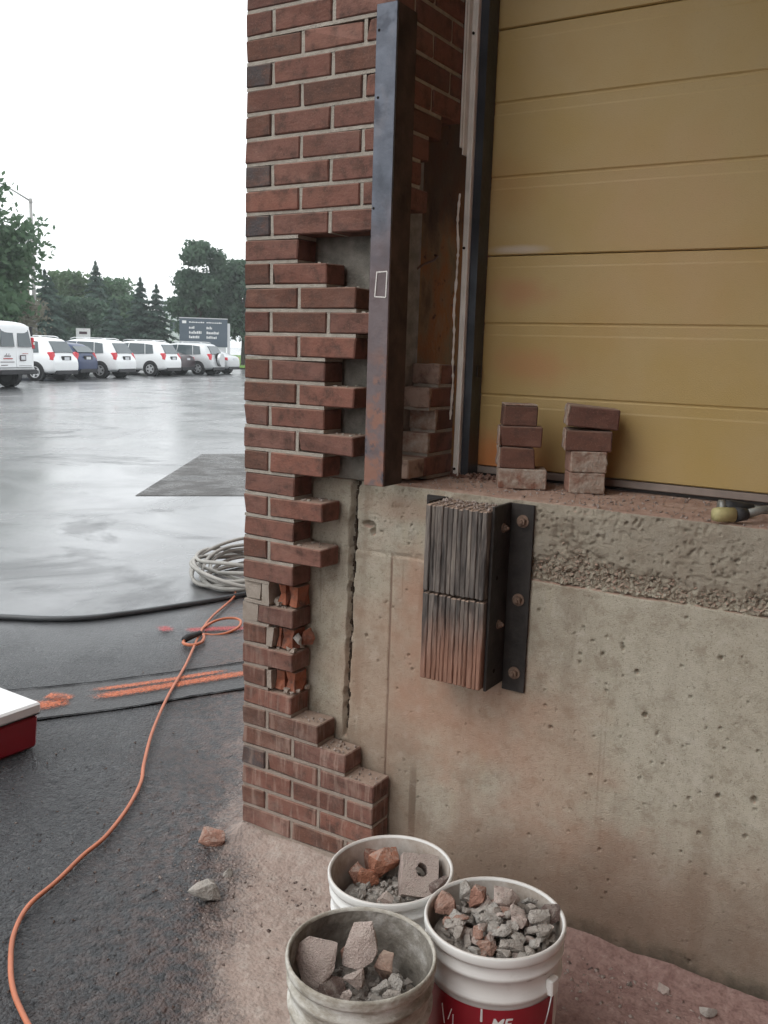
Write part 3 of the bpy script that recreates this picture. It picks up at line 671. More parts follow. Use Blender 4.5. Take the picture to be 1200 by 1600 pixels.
for hx, hz, hr in holes:
    r_ = hr*.001*.62; i0, i1 = np.searchsorted(us, (hx-3*r_-.004, hx+3*r_+.004)); k0, k1 = np.searchsorted(zs_, (hz-3*r_-.004, hz+3*r_+.004))
    u_ = UU[i0:i1, k0:k1]-hx; v_ = (ZZ[i0:i1, k0:k1]-hz)*random.uniform(.75, 1.0); a_ = random.uniform(0, 3); q = np.hypot(u_+.3*r_*np.sin(a_+v_/r_), v_)
    d[i0:i1, k0:k1] -= (1-sstep(.6*r_+.0006, 1.05*r_+.0014, q))*(r_*2.3+.001)
# spalled hook shaped hole left of the bumper
q = np.minimum(np.hypot((UU-.388)/.022, (ZZ-1.003)/.010), np.hypot((UU-.402)/.009, (ZZ-.985)/.016)); d -= (1-sstep(.6, 1.1, q+.5*(fbm(UU*60, ZZ*60, 51, 3)-.5)))*.02
V = np.stack([UU.ravel(), -d.ravel(), ZZ.ravel()], 1); ni, nj = UU.shape; idx = np.arange(ni*nj).reshape(ni, nj)
Fq = np.stack([idx[:-1, :-1], idx[1:, :-1], idx[1:, 1:], idx[:-1, 1:]], -1).reshape(-1, 4)
# sill: from the displaced arris back under the door
ys = np.concatenate([np.linspace(.006, .36, 48), [.55]]); edge_y = -d[:, -1]
SU, SY = np.meshgrid(us, ys, indexing='ij'); SYY = edge_y[:, None]+(SY)*(1-edge_y[:, None]/.55)
SZ = 1.125+.0035*(fbm(SU*30, SY*30, 61, 4)-.5)+.004*np.clip(fbm(SU*45, SY*45, 66, 3)-.55, 0, 1)*4*(SY < .34)+np.interp(SU, [.3, .9, 1.5, 3], [0, 0, .006, .006])*0
SZ[:, 0] -= .001
V2 = np.stack([SU.ravel(), SYY.ravel(), SZ.ravel()], 1); n0 = len(V); si, sj = SU.shape; id2 = np.arange(si*sj).reshape(si, sj)+n0
F2 = np.stack([id2[:-1, :-1], id2[1:, :-1], id2[1:, 1:], id2[:-1, 1:]], -1).reshape(-1, 4)
F3 = np.stack([idx[:-1, -1], idx[1:, -1], id2[1:, 0], id2[:-1, 0]], -1)
wl_ = from_np('wall_face', np.concatenate([V, V2]), np.concatenate([Fq, F2, F3]), m_conc, dock); wl_.data.shade_smooth()
box('wall_core', (.03, .045, -.3), (3.2, 6., 1.085), m_block, dock)
bm = bmesh.new()
for k in range(60):
    zc = .36+k*.0127; xc = .335-(1.127-zc)*.0165+random.uniform(-.003, .003); bm_box(bm, (xc-.004, .018+random.uniform(-.008, .004), zc), (xc+random.uniform(.001, .005), .03, zc+.013), 0, .002)
from_bm('joint_filler', bm, m_filler, dock)

# stones laid bare in the honeycombed band
rs = random.Random(17); bm = bmesh.new()
for k in range(2100):
    ux_ = rs.uniform(.90, 1.95); tt = float(np.interp(ux_, [.88, .93, 1.0, 1.05, 1.15, 1.28, 1.42, 1.5, 1.95], [.06, .075, .10, .075, .06, .045, .05, .055, .04]))
    q = rs.random()**1.5*(1 if rs.random() < .85 else 1.7); zz = .927+tt*q; s_ = rs.choice((.005, .006, .007, .008, .010, .012))*(1-.35*min(q, 1))
    vs_ = [bm.verts.new(Vector((ux_, .0125+rs.uniform(-.006, .004), zz))+Vector((rs.gauss(0, 1), rs.gauss(0, 1)*.9, rs.gauss(0, .8))).normalized()*s_*rs.uniform(.75, 1.05)) for _ in range(11)]
    h = bmesh.ops.convex_hull(bm, input=vs_); bmesh.ops.delete(bm, geom=[g for g in h['geom_interior'] if isinstance(g, bmesh.types.BMVert)], context='VERTS')
kind(from_bm('exposed_aggregate', bm, m_conc, dock), 'stuff')

# ---- building mass above and behind
bld = tag(empty('building', (0, .1, 0)), 'upper storey of the brick warehouse above the dock door', 'building')
x = X('far_brickwork', .9, .2); n_ = x.N.new('ShaderNodeTexBrick'); n_.inputs['Color1'].default_value = (.2, .078, .055, 1); n_.inputs['Color2'].default_value = (.16, .066, .05, 1); n_.inputs['Mortar'].default_value = (.36, .32, .26, 1)
n_.inputs['Scale'].default_value = 1; n_.inputs['Brick Width'].default_value = .2; n_.inputs['Row Height'].default_value = .0667; n_.inputs['Mortar Size'].default_value = .005
P = x.co(); sx = x.xyz(P); cb = x.N.new('ShaderNodeCombineXYZ'); x.L.new(x.m_('ADD', sx[0], sx[1]), cb.inputs[0]); x.L.new(sx[2], cb.inputs[1]); x.L.new(cb.outputs[0], n_.inputs['Vector']); x.set('Base Color', n_.outputs[0]); m_fb = x.m
box('upper_wall', (.0, -.099, 3.085), (9, 6, 6.2), m_fb, bld)
box('side_wall', (.002, .01, -.3), (.02, 6, 3.084), m_fb, bld)
box('right_wall', (2.95, -.098, -.3), (9, 0., 3.084), m_fb, bld)
wing = tag(empty('added_shade_wing', (3.05, -4, 0)), 'unseen brick wing added right of the dock to shade the jamb and door', 'building')  # added out of view, blocks sky light so jamb and door go darker
box('shade_wing_wall', (0, -7, -.3), (6, 3.85, 9.5), m_fb, wing)
can = tag(empty('added_shade_canopy', (.62, 0, 3.25)), 'flat steel canopy added out of view to shade the loading door', 'canopy')  # added above the view to cut overhead light on the jamb and door
box('shade_canopy_roof', (0, -1.4, 0), (2.41, -.102, .12), m_track, can, .01)
box('shade_canopy_fascia', (0, -1.44, -.1), (2.41, -1.403, .16), m_blacksteel, can)
box('door_head', (.40, .30, 2.95), (2.95, .6, 3.083), m_block, bld)

# ================================================================== DOOR, JAMB TRIM
door = tag(empty('sectional_door', (.548, .46, 1.128)), 'tan yellow sectional loading door with red dust smears above the dock sill', 'door')
def door_section(z0, z1, ribs):
    pr = [(z0+.0008, .004), (z0+.004, 0)]
    for rz in ribs: pr += [(rz-.036, 0), (rz-.031, .0012), (rz-.006, .0012), (rz-.003, .003), (rz, .003), (rz+.0045, 0)]
    pr += [(z1-.036, 0), (z1-.031, .0012), (z1-.005, .0012), (z1-.0018, .004)]
    bm = bmesh.new(); prev = None
    for z, y in pr:
        q = (bm.verts.new((0, y, z-1.128)), bm.verts.new((2.38, y, z-1.128)))
        if prev: bm.faces.new((prev[0], prev[1], q[1], q[0]))
        prev = q
    b0 = (bm.verts.new((0, .045, pr[0][0]-1.128)), bm.verts.new((2.38, .045, pr[0][0]-1.128))); b1 = (bm.verts.new((0, .045, z1-.0015-1.128)), bm.verts.new((2.38, .045, z1-.0015-1.128)))
    bm.faces.new((prev[0], prev[1], b1[1], b1[0])); bm.faces.new((b0[0], b0[1], b1[1], b1[0]))
    bm.verts.ensure_lookup_table(); bm.faces.new((bm.verts[0], bm.verts[1], b0[1], b0[0]))
    return from_bm('door_section', bm, m_door, door)
door_section(1.158, 1.784, (1.377, 1.588)); door_section(1.784, 2.410, (2.006, 2.212)); door_section(2.410, 3.04, (2.62, 2.83))
box('bottom_retainer', (0, -.003, .008), (2.38, .04, .0285), m_retainer, door, .002)
box('bottom_seal', (0, .002, .0), (2.38, .03, .0075), m_seal, door)
trim = tag(empty('door_jamb', (.49, .36, 1.128)), 'white metal jamb strip with dark steel door track left of the yellow door', 'door frame')
box('jamb_strip', (.0115, .022, .0), (.026, .055, 1.9), m_white, trim, .004)
box('jamb_bead', (.0265, .018, .0), (.033, .05, 1.9), m_white, trim, .002)
box('edge_strip', (.0, .001, .95), (.0055, .03, 1.9), m_white, trim)
box('edge_strip', (.0065, .006, .93), (.0110, .04, 1.9), m_white, trim)
box('door_track', (.0335, .034, .0), (.0585, .098, 1.9), m_track, trim)
box('track_clip', (.0587, .062, .30), (.063, .085, .335), m_blacksteel, trim, .001)
bm = bmesh.new()      # torn sealant hanging along the strip
pz = [1.95, 1.9, 1.86, 1.8, 1.77, 1.70, 1.62, 1.55, 1.47, 1.42, 1.36, 1.30]
P_ = spline([(random.uniform(.004, .010), .004+random.uniform(-.004, .004), z-1.128) for z in pz], 5)
bm_tube(bm, P_, [random.uniform(.0015, .0048) for _ in P_], 6)
o = from_bm('torn_sealant', bm, m_white, trim)
for z in (1.15, 1.80, 2.385):
    bm = bmesh.new(); bm_cyl(bm, (.019, .0215, z-1.128), (.019, .0185, z-1.128), .004, 10); from_bm('screw', bm, m_hole, trim)

# corner guard angle
ang = tag(empty('corner_guard', (.466, -.01, 1.135)), 'long rusty steel angle standing over the corner of the brick pier', 'steel angle')
bm = bmesh.new(); hz = 2.352-1.135
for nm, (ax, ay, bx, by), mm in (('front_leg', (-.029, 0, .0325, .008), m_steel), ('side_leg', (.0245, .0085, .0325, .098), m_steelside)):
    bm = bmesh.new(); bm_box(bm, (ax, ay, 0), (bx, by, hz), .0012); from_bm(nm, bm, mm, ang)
cx, cz = .010, 1.668-1.135
for (a, b, c_, d_) in ((-.017, .030, .016, .033), (-.021, -.034, .013, -.030)): 
    box('chalk_mark', (cx+a, -.0012, cz+b), (cx+c_, -.0004, cz+b+.003), m_chalk, ang).rotation_euler = (0, -.05 if b > 0 else .06, 0)
for (x0, x1) in ((-.019, -.016), (.0135, .0165)):
    box('chalk_mark', (cx+x0, -.0018, cz-.033), (cx+x1, -.0013, cz+.032), m_chalk, ang).rotation_euler = (0, .07 if x0 < 0 else .03, 0)
for z, xx in ((2.29, -.02), (2.13, -.018), (1.86, -.022)):
    bm = bmesh.new(); bm_cyl(bm, (xx, .001, z-1.135), (xx, -.0006, z-1.135), .0035, 10); from_bm('bolt_hole', bm, m_hole, ang)

# ================================================================== DOCK BUMPER
bump = tag(empty('dock_bumper', (.735, .1, .60)), 'laminated black rubber dock bumper with orange dust on its lower half, bolted to concrete', 'dock bumper')
NP = 13; x0, x1 = .644, .823; pw = (x1-x0)/NP
for tier, (za, zb_) in enumerate(((.634, .8715), (.8745, 1.108))):
    xs = x0
    ws = [random.uniform(.75, 1.25) for _ in range(NP)]; sc = (x1-x0)/sum(ws)
    for i in range(NP):
        wd = ws[i]*sc; dy = random.uniform(-.002, .0025)
        bm = bmesh.new(); bm_box(bm, (-wd/2+.0002, -.06, -(zb_-za)/2+random.uniform(0, .003)), (wd/2-.0002, .06, (zb_-za)/2+random.uniform(-.003, .001)), .0026, .0005)
        bmesh.ops.subdivide_edges(bm, edges=[e for e in bm.edges if abs(e.verts[0].co.z-e.verts[1].co.z) > .1], cuts=6)
        for v in bm.verts:
            if v.co.y < 0: v.co.y += random.uniform(-.0012, .0012); v.co.x += random.uniform(-.0003, .0003)
        from_bm('rubber_ply', bm, m_rub, bump, loc=(xs+wd/2-.735, .032+dy-.1, (za+zb_)/2-.60))
        xs += wd
for s in (1, -1):      # mounting angles
    e = .8245 if s > 0 else .6425
    lx = (e, e+.008*s); fx = (e+.0085*s, (.897 if s > 0 else .580))
    box('angle_leg', (min(lx)-.735, -.008-.1, .030), (max(lx)-.735, -.002, .518 if s > 0 else .512), m_blacksteel, bump, .001)
    box('angle_flange', (min(fx)-.735, -.010, .010), (max(fx)-.735, -.002, .517 if s > 0 else .512), m_blacksteel, bump, .001)
def hexbolt(loc, axis, r, parent, name='anchor_bolt'):
    o = empty(name, loc, 0, parent); q = Vector(axis).to_track_quat('Z', 'Y'); o.rotation_euler = q.to_euler()
    bm = bmesh.new(); bm_cyl(bm, (0, 0, 0), (0, 0, .003), r*1.45, 18); w_ = from_bm('washer', bm, m_rust, o)
    bm = bmesh.new(); bm_cyl(bm, (0, 0, .0032), (0, 0, .0032+r*.95), r, 6, r*.94); from_bm('nut', bm, m_rust, o)
    bm = bmesh.new(); bm_cyl(bm, (0, 0, .0034+r*.95), (0, 0, .004+r*1.35), r*.52, 10, r*.45); from_bm('stud', bm, m_rust, o)
    return o
for z in (1.073, .863, .662): hexbolt((.868-.735, -.0105, z-.60), (0, -1, 0), .0115, bump)
for z in (.868, .668): hexbolt((.606-.735, -.0105, z-.60), (0, -1, 0), .0115, bump)
for z in (1.057, .80): hexbolt((.8327-.735, .047-.1, z-.60), (1, 0, 0), .0085, bump, 'through_bolt')
for z, yy in ((.929, .024), (.675, .035)):
    bm = bmesh.new(); bm_cyl(bm, (.8326-.735, yy-.1, z-.6), (.8331-.735, yy-.1, z-.6), .006, 10); from_bm('bolt_hole', bm, m_hole, bump)

# ================================================================== LOOSE BRICKS ON THE SILL
SZ0 = 1.127; ra = rad(29)
def loose(cx, cy, z0, L, mat, rz, label, D=.09, H=.058, tilt=0., crust=None):
    o = meshobj('brick', None or brick_mesh(L, D, H, mat), None, None, (cx, cy, z0+H/2), (0, tilt, rz))
    o.name = 'loose_brick'; tag(o, label, 'brick', 'loose bricks stacked on the dock sill')
    if crust == 'end':
        slab_skin('mortar_skin', .006, D*.98, H*.97, m_crust, o, (-L/2-.001, 0, 0))
    if crust == 'front':
        slab_skin('mortar_skin', L*.99, .010, H*.98, m_crust, o, (0, -D/2, 0))
    if crust == 'top':
        slab_skin('mortar_skin', L*.98, D*.98, .004, m_crust, o, (0, 0, H/2+.001))
    return o
ux, uy = math.cos(ra), math.sin(ra)
def at(px, py, a, back): return (px+a*ux-back*uy, py+a*uy+back*ux)
b0 = (.724, .234)     # left end of the front face of the left hand stack
loose(*at(*b0, .069, .048), SZ0, .138, m_crust, ra, 'mortar-covered brick at the bottom of the left stack on the sill', crust=None)
loose(*at(*b0, .051, .05), SZ0+.0585, .097, m_brown, ra+.02, 'third brick down in the left stack, plain reddish brown face', crust='end')
loose(*at(*b0, .060, .05), SZ0+.117, .118, m_brown, ra-.03, 'brown brick with a white scratch, second from top of the left stack', crust='end')
loose(*at(*b0, .053, .052), SZ0+.1755, .094, m_brown, ra+.03, 'topmost brick of the left stack with mortar along its upper edge', crust='top')
b1 = (.907, .297)
loose(*at(*b1, .049, .048), SZ0, .098, m_lred, ra, 'rough broken brick at the bottom of the right stack on the sill', crust='front')
loose(*at(*b1, .049, .048), SZ0+.0585, .098, m_lred, ra+.04, 'pink broken brick with pale edges, third down in the right stack', crust='front')
loose(*at(*b1, .052, .05), SZ0+.117, .125, m_brown, ra-.06, 'brown brick second from top of the right stack with a mortared end', crust='end')
loose(*at(*b1, .060, .05), SZ0+.180, .137, m_brown, ra-.04, 'tilted brick resting askew on top of the right stack', tilt=.07, crust='end')

# hand tool at the right end of the sill
tool = tag(empty('hand_tool', (1.41, .2, SZ0)), 'two-handled steel tool with one black and one yellow grip lying on the sill', 'hand tool')
def part_tube(name, pts, r, mat, parent, n=12, loc=(0, 0, 0)):
    bm = bmesh.new(); bm_tube(bm, [Vector(p)-Vector(loc) for p in pts], r, n); return from_bm(name, bm, mat, parent, True)
tl = (1.41, .2, SZ0)
part_tube('black_grip', [(1.338, .205, SZ0+.022), (1.352, .212, SZ0+.022), (1.40, .232, SZ0+.021)], [.019, .02, .013], m_grip, tool, 14, tl)
part_tube('grip_cap', [(1.326, .199, SZ0+.022), (1.3375, .2045, SZ0+.022)], [.0185, .0195], m_toolst, tool, 14, tl)
part_tube('handle', [(1.399, .2325, SZ0+.021), (1.44, .25, SZ0+.02), (1.50, .268, SZ0+.018)], [.011, .008, .01], m_toolst, tool, 10, tl)
part_tube('yellow_grip', [(1.338, .095, SZ0+.02), (1.348, .102, SZ0+.02), (1.378, .124, SZ0+.02)], [.0145, .0175, .017], m_yel, tool, 14, tl)
part_tube('black_grip', [(1.3785, .1245, SZ0+.02), (1.40, .147, SZ0+.021)], [.018, .014], m_grip, tool, 14, tl)
part_tube('handle', [(1.3995, .1465, SZ0+.021), (1.43, .19, SZ0+.03), (1.47, .245, SZ0+.032), (1.50, .268, SZ0+.034)], [.011, .009, .008, .01], m_toolst, tool, 10, tl)
box('tool_jaw', (1.495-1.41, .262-.2, .006), (1.60-1.41, .29-.2, .046), m_toolst, tool, .004)

# ================================================================== BUCKETS
Hb = .375
def bucket(cx, cy, mo_, mi_, label, tilt=(0, 0), hs_=1.):
    b = empty('bucket', (cx, cy, G+.002)); b.scale = (1, 1, hs_); b.rotation_euler = (tilt[0], tilt[1], 0); tag(b, label, 'bucket', 'plastic buckets of rubble by the dock wall')
    prof = [(.0, 0), (.126, 0), (.129, .004), (.1385, .25), (.1385, .268), (.1445, .272), (.1445, .280), (.139, .284), (.1398, .318), (.146, .322), (.146, .330), (.1405, .334), (.142, .352)]
    bm = bmesh.new(); bm_lathe(bm, prof, 56); from_bm('bucket_shell', bm, mo_, b, True)
    bm = bmesh.new(); bm_lathe(bm, [(.1415, .352), (.1475, .353), (.149, .358), (.149, .371), (.147, .375), (.1435, .375), (.141, .370), (.1405, .352)], 56); from_bm('rim', bm, mo_, b, True)
    bm = bmesh.new(); bm_lathe(bm, [(.1403, .3695), (.137, .26), (.1265, .012), (0, .012)], 56); o = from_bm('inner_wall', bm, mi_, b, True)
    return b
bA = bucket(.792, -.362, m_bkt, m_bktin, 'white bucket nearest the brick pier holding orange brick pieces', (rad(2), rad(-2)), .9)
bB = bucket(.922, -.715, m_caked, m_cakedin, 'mortar-caked grey bucket in front with a few large shards')
bC = bucket(1.095, -.456, m_bkt, m_bktin, 'white bucket with a red label, filled with grey mortar lumps', (0, rad(-1)))
# red label wrapped round the right hand bucket, with its lettering
cdir = math.atan2(-2.1+.456, 1.803-1.095)
bm = bmesh.new(); pv = None
for i in range(41):
    a = cdir+rad(-100+i*165/40); q = (bm.verts.new((.1368*math.cos(a), .1368*math.sin(a), .02)), bm.verts.new((.1399*math.cos(a), 0.1397*math.sin(a), .258)))
    if pv: bm.faces.new((pv[0], q[0], q[1], pv[1]))
    pv = q
lab = from_bm('bucket_label', bm, m_label, bC, True)
def on_bucket(a, z, rr=.1412): return Vector((rr*math.cos(a), rr*math.sin(a), z))
def lettering(txt, a, z, size, shear=.25):
    cu = bpy.data.curves.new('lettering', 'FONT'); cu.body = txt; cu.size = size; cu.extrude = .0003; cu.shear = shear; cu.align_x = 'CENTER'; cu.offset = .0006
    to = bpy.data.objects.new('t', cu); COL.objects.link(to); dg = bpy.context.evaluated_depsgraph_get(); dg.update()
    me = bpy.data.meshes.new_from_object(to.evaluated_get(dg)); bpy.data.objects.remove(to)
    for v in me.vertices:     # wrap onto the bucket
        aa = a+v.co.x/.1405; v.co = on_bucket(aa, z+v.co.y, .1395+v.co.z+(z+v.co.y-.20)*.013)
    o = meshobj('lettering', me, m_coolwht, lab); return o
lettering('ME', cdir+.15, .217, .032)
for k, (a, z0, z1) in enumerate(((-.72, .19, .23), (-.56, .19, .222), (-.65, .205, .232))):
    bm = bmesh.new(); bm_tube(bm, [on_bucket(cdir+a, z0, .1402), on_bucket(cdir+a+.06*(k-1), z1, .1402)], .0011, 6); from_bm('print_stroke', bm, m_coolwht, lab)
bm = bmesh.new(); bm_tube(bm, [on_bucket(cdir-.12, .257, .1392), on_bucket(cdir-.12, .23, .1392)], [.0022, .0028], 6); from_bm('paint_drip', bm, m_coolwht, bC)
bm = bmesh.new(); P_ = [on_bucket(cdir+.98-k*.16, .285-k*.05-.012*math.sin(k), .149+.004*math.sin(k*1.3)) for k in range(6)]; bm_tube(bm, spline(P_, 6), .0016, 6); from_bm('wire_handle', bm, m_wire, bC)
bm = bmesh.new(); bm_box(bm, (.136, -.014, .262), (.151, .014, .30), .004, rot=Matrix.Rotation(cdir+.98, 3, 'Z')); 
for v in bm.verts: pass
bm.free()
o = box('handle_ear', (-.008, -.013, -.018), (.008, .013, .018), m_bkt, bC, .003); o.location = on_bucket(cdir+.98, .285, .146); o.rotation_euler = (0, 0, cdir+.98)
# what the buckets hold
def rubble_bed(b, z, r, mats, n, seed, name):
    rs = random.Random(seed); bm = bmesh.new(); c = b.location
    bm_lathe(bm, [(r, z-.01), (r*.6, z), (.001, z+.004)], 20)
    for k in range(n):
        a = rs.uniform(0, 6.28); q = r*.84*math.sqrt(rs.random()); s = rs.uniform(.007, .018)
        vs_ = [bm.verts.new(Vector((q*math.cos(a), q*math.sin(a), z+rs.uniform(0, .012)))+Vector((rs.gauss(0, 1), rs.gauss(0, 1), rs.gauss(0, .8))).normalized()*s*rs.uniform(.6, 1)) for _ in range(9)]
        h = bmesh.ops.convex_hull(bm, input=vs_); bmesh.ops.delete(bm, geom=[g for g in h['geom_interior'] if isinstance(g, bmesh.types.BMVert)], context='VERTS')
    o = from_bm(name, bm, mats, None, loc=(c.x, c.y, c.z)); kind(o, 'stuff'); return o
o = rubble_bed(bA, .252, .134, m_lgrey, 160, 1, 'rubble_bed'); tag(o, 'fine crushed mortar and grit lying in the white back bucket', 'rubble')
o = rubble_bed(bB, .255, .133, m_lgrey, 160, 2, 'rubble_bed'); tag(o, 'fine dark grit lying in the mortar-caked front bucket', 'rubble')
o = rubble_bed(bC, .328, .1365, m_lgrey, 260, 3, 'rubble_bed'); tag(o, 'fine crushed mortar between the lumps in the red labelled bucket', 'rubble')
SH = (-.016, .068, -.036)
def chunk(x_, y_, z_, s, mat, label, name='brick_chunk', cat='brick piece', seed=1, boxy=.5, rot=None, group='rubble pieces in the buckets', n=18):
    rs = random.Random(seed*7+1)
    o = meshobj(name, chunk_mesh(name, *s, n, seed, mat, boxy), None, None, (x_+SH[0], y_+SH[1], z_+SH[2]), rot or (rs.uniform(-.6, .6), rs.uniform(-.6, .6), rs.uniform(0, 6)))
    tag(o, label, cat, group); return o
chunk(.735, -.37, .285, (.095, .075, .12), m_lorange, 'largest orange brick lump in the white back bucket', seed=11, rot=(.5, -.2, .6))
chunk(.715, -.415, .262, (.07, .06, .07), m_lorange, 'smaller orange lump leaning under the largest one', seed=12)
chunk(.690, -.355, .27, (.05, .08, .09), m_lred, 'reddish brick piece at the left rim of the back bucket', seed=13)
chunk(.69, -.42, .265, (.05, .05, .06), m_lred, 'little red chunk at the front left of the back bucket', seed=14)
# half brick with a core hole: ring
bm = bmesh.new(); n = 16; zz = .03
oo = [(.045*max(-1, min(1, 1.35*math.cos(2*math.pi*k/n))), .05*max(-1, min(1, 1.35*math.sin(2*math.pi*k/n)))) for k in range(n)]; ii = [(.004+.015*math.cos(2*math.pi*k/n), .012+.017*math.sin(2*math.pi*k/n)) for k in range(n)]
R4 = [[bm.verts.new((a+random.uniform(-.002, .002), b+random.uniform(-.002, .002), z)) for a, b in q] for q, z in ((oo, zz), (ii, zz), (ii, -zz), (oo, -zz))]
for i in range(4):
    for k in range(n): bm.faces.new((R4[i][k], R4[i][(k+1) % n], R4[(i+1) % 4][(k+1) % n], R4[(i+1) % 4][k]))
hb = from_bm('holed_brick', bm, m_lpink, None, loc=(.818, -.305, .247), rot=(rad(48), rad(6), rad(34))); tag(hb, 'pale half brick with a round core hole in the back bucket', 'brick piece', 'rubble pieces in the buckets')
chunk(.88, -.365, .265, (.06, .07, .10), m_ldark, 'grey brown block against the right side of the back bucket', seed=15, boxy=.8)
chunk(.80, -.46, .252, (.05, .06, .035), m_lpink, 'flat pale flake below the holed half brick', seed=16)
SH = (0, 0, .045)
# front bucket: large leaning flakes
def flake(x_, y_, z_, s, mat, label, rot, seed): return chunk(x_, y_, z_, s, mat, label, 'brick_flake', 'brick piece', seed, .75, rot, n=14)
flake(.832, -.735, .235, (.13, .016, .125), m_lpink, 'wide pale flake with torn top edge, leftmost in the front bucket', (rad(-35), rad(-28), rad(35)), 21)
flake(.868, -.745, .19, (.12, .09, .03), m_ldark, 'dark flat slab lying low in the front bucket', (rad(30), rad(12), rad(30)), 22)
flake(.890, -.665, .245, (.085, .03, .145), m_lpink, 'upright pink white shard in the middle of the front bucket', (rad(-25), rad(8), rad(20)), 23)
flake(.862, -.655, .225, (.06, .04, .09), m_lred, 'small reddish shard behind the pale flakes in the front bucket', (rad(-20), rad(-10), rad(60)), 24)
flake(.935, -.64, .215, (.05, .05, .09), m_bend, 'brown brick end beside the upright pink shard', (rad(10), 0, rad(10)), 25)
flake(.915, -.76, .20, (.03, .02, .07), m_lpink, 'small pale sliver standing at the front of the front bucket', (rad(-20), rad(20), 0), 26)
flake(.80, -.70, .20, (.05, .02, .06), m_lred, 'reddish sliver behind the wide pale flake in the front bucket', (rad(-30), rad(30), rad(20)), 27)
flake(.905, -.715, .215, (.06, .035, .05), m_lpink, 'pale wedge in front of the upright pink shard', (rad(-30), rad(10), rad(60)), 28)
flake(.865, -.79, .195, (.07, .05, .03), m_ldark, 'dark brown lump at the very front of the front bucket', (rad(10), rad(10), rad(60)), 29)
for k, (x_, y_, z_) in enumerate(((.975, -.665, .205), (.99, -.70, .2), (.965, -.72, .195), (.955, -.685, .2))): chunk(x_, y_, z_, (.05, .045, .04), m_lgrey, 'small grey mortar lump at the right side of the front bucket', 'mortar_lump', 'mortar lump', 30+k, .2)
# right bucket
SH = (-.023, .014, 0)
chunk(1.000, -.478, .318, (.07, .055, .06), m_lred, 'red brick piece at the left edge of the labelled bucket', seed=41, boxy=.8)
chunk(1.053, -.425, .33, (.05, .05, .06), m_lred, 'squarish tan brick piece near the back of the labelled bucket', seed=42, boxy=.9)
chunk(1.018, -.418, .327, (.035, .04, .06), m_lgrey, 'upright grey lump between the two red pieces', 'mortar_lump', 'mortar lump', 43, .3)
chunk(1.108, -.405, .337, (.075, .06, .03), m_lpink, 'flat pinkish flake lying on top at the back of the labelled bucket', seed=44, boxy=.6, rot=(.5, .2, .6))
chunk(1.143, -.43, .328, (.05, .05, .03), m_lpink, 'wedge of pink brick beside the flat flake', seed=45, boxy=.6, rot=(.3, .4, 1.))
chunk(1.190, -.42, .328, (.06, .05, .035), m_lgrey, 'dark grey bar of mortar at the right of the labelled bucket', 'mortar_lump', 'mortar lump', 46, .7, rot=(.1, .1, .5))
chunk(1.205, -.385, .328, (.06, .05, .04), m_ldark, 'dark lump against the right rim of the labelled bucket', seed=47)
chunk(1.035, -.52, .312, (.05, .045, .035), m_lred, 'rounded brown pebble of brick at the front of the labelled bucket', seed=48, boxy=0)
rs = random.Random(5)
for k in range(84):
    a = rs.uniform(0, 6.28); q = .108*math.sqrt(rs.random()); s = rs.uniform(.02, .042)
    chunk(1.118+q*math.cos(a), -.470+q*math.sin(a), .304+rs.uniform(0, .02)+.008*(q < .06), (s*rs.uniform(1.1, 1.7), s, s*rs.uniform(.45, .85)), rs.choice((m_lgrey, m_lgrey, m_lgrey, m_lpink, m_lpink, m_lred)), 'small broken mortar lump heaped in the red labelled bucket', 'mortar_lump', 'mortar lump', 100+k, rs.choice((.35, .6, .8)), group='small mortar lumps heaped in the labelled bucket')

SH = (0, 0, 0)
# ================================================================== THINGS ON THE GROUND
chunk(-.034, -.099, G+.022, (.10, .075, .055), m_lred, 'reddish grey brick piece on the asphalt left of the pier foot', seed=61, boxy=.7, rot=(.1, .1, .4), group='brick pieces lying on the asphalt')
chunk(.147, -.328, G+.028, (.11, .085, .075), m_lgrey, 'largest pale grey chunk lying on the dusty asphalt', 'mortar_lump', 'mortar lump', 62, .8, (.15, -.2, .5), 'brick pieces lying on the asphalt')
chunk(.13, -.21, G+.012, (.03, .028, .045), m_lgrey, 'tiny white mortar crumb just beyond the pale grey chunk', 'mortar_lump', 'mortar lump', 63, .6, (.2, .3, .9), 'brick pieces lying on the asphalt')
chunk(.035, .035, G+.015, (.10, .06, .06), m_lgrey, 'lump of set mortar under the outer corner of the pier', 'mortar_lump', 'mortar lump', 64, .3, (.1, .1, .2), 'brick pieces lying on the asphalt')
chunk(1.45, .0, G+.012, (.05, .045, .03), m_lgrey, 'grey crumb at the foot of the concrete wall, far right', 'mortar_lump', 'mortar lump', 65, .4, None, 'brick pieces lying on the asphalt')
chunk(1.338, .025, G+.010, (.045, .03, .025), m_lpink, 'pale flake tucked against the foot of the concrete wall', 'mortar_lump', 'mortar lump', 66, .5, None, 'brick pieces lying on the asphalt')
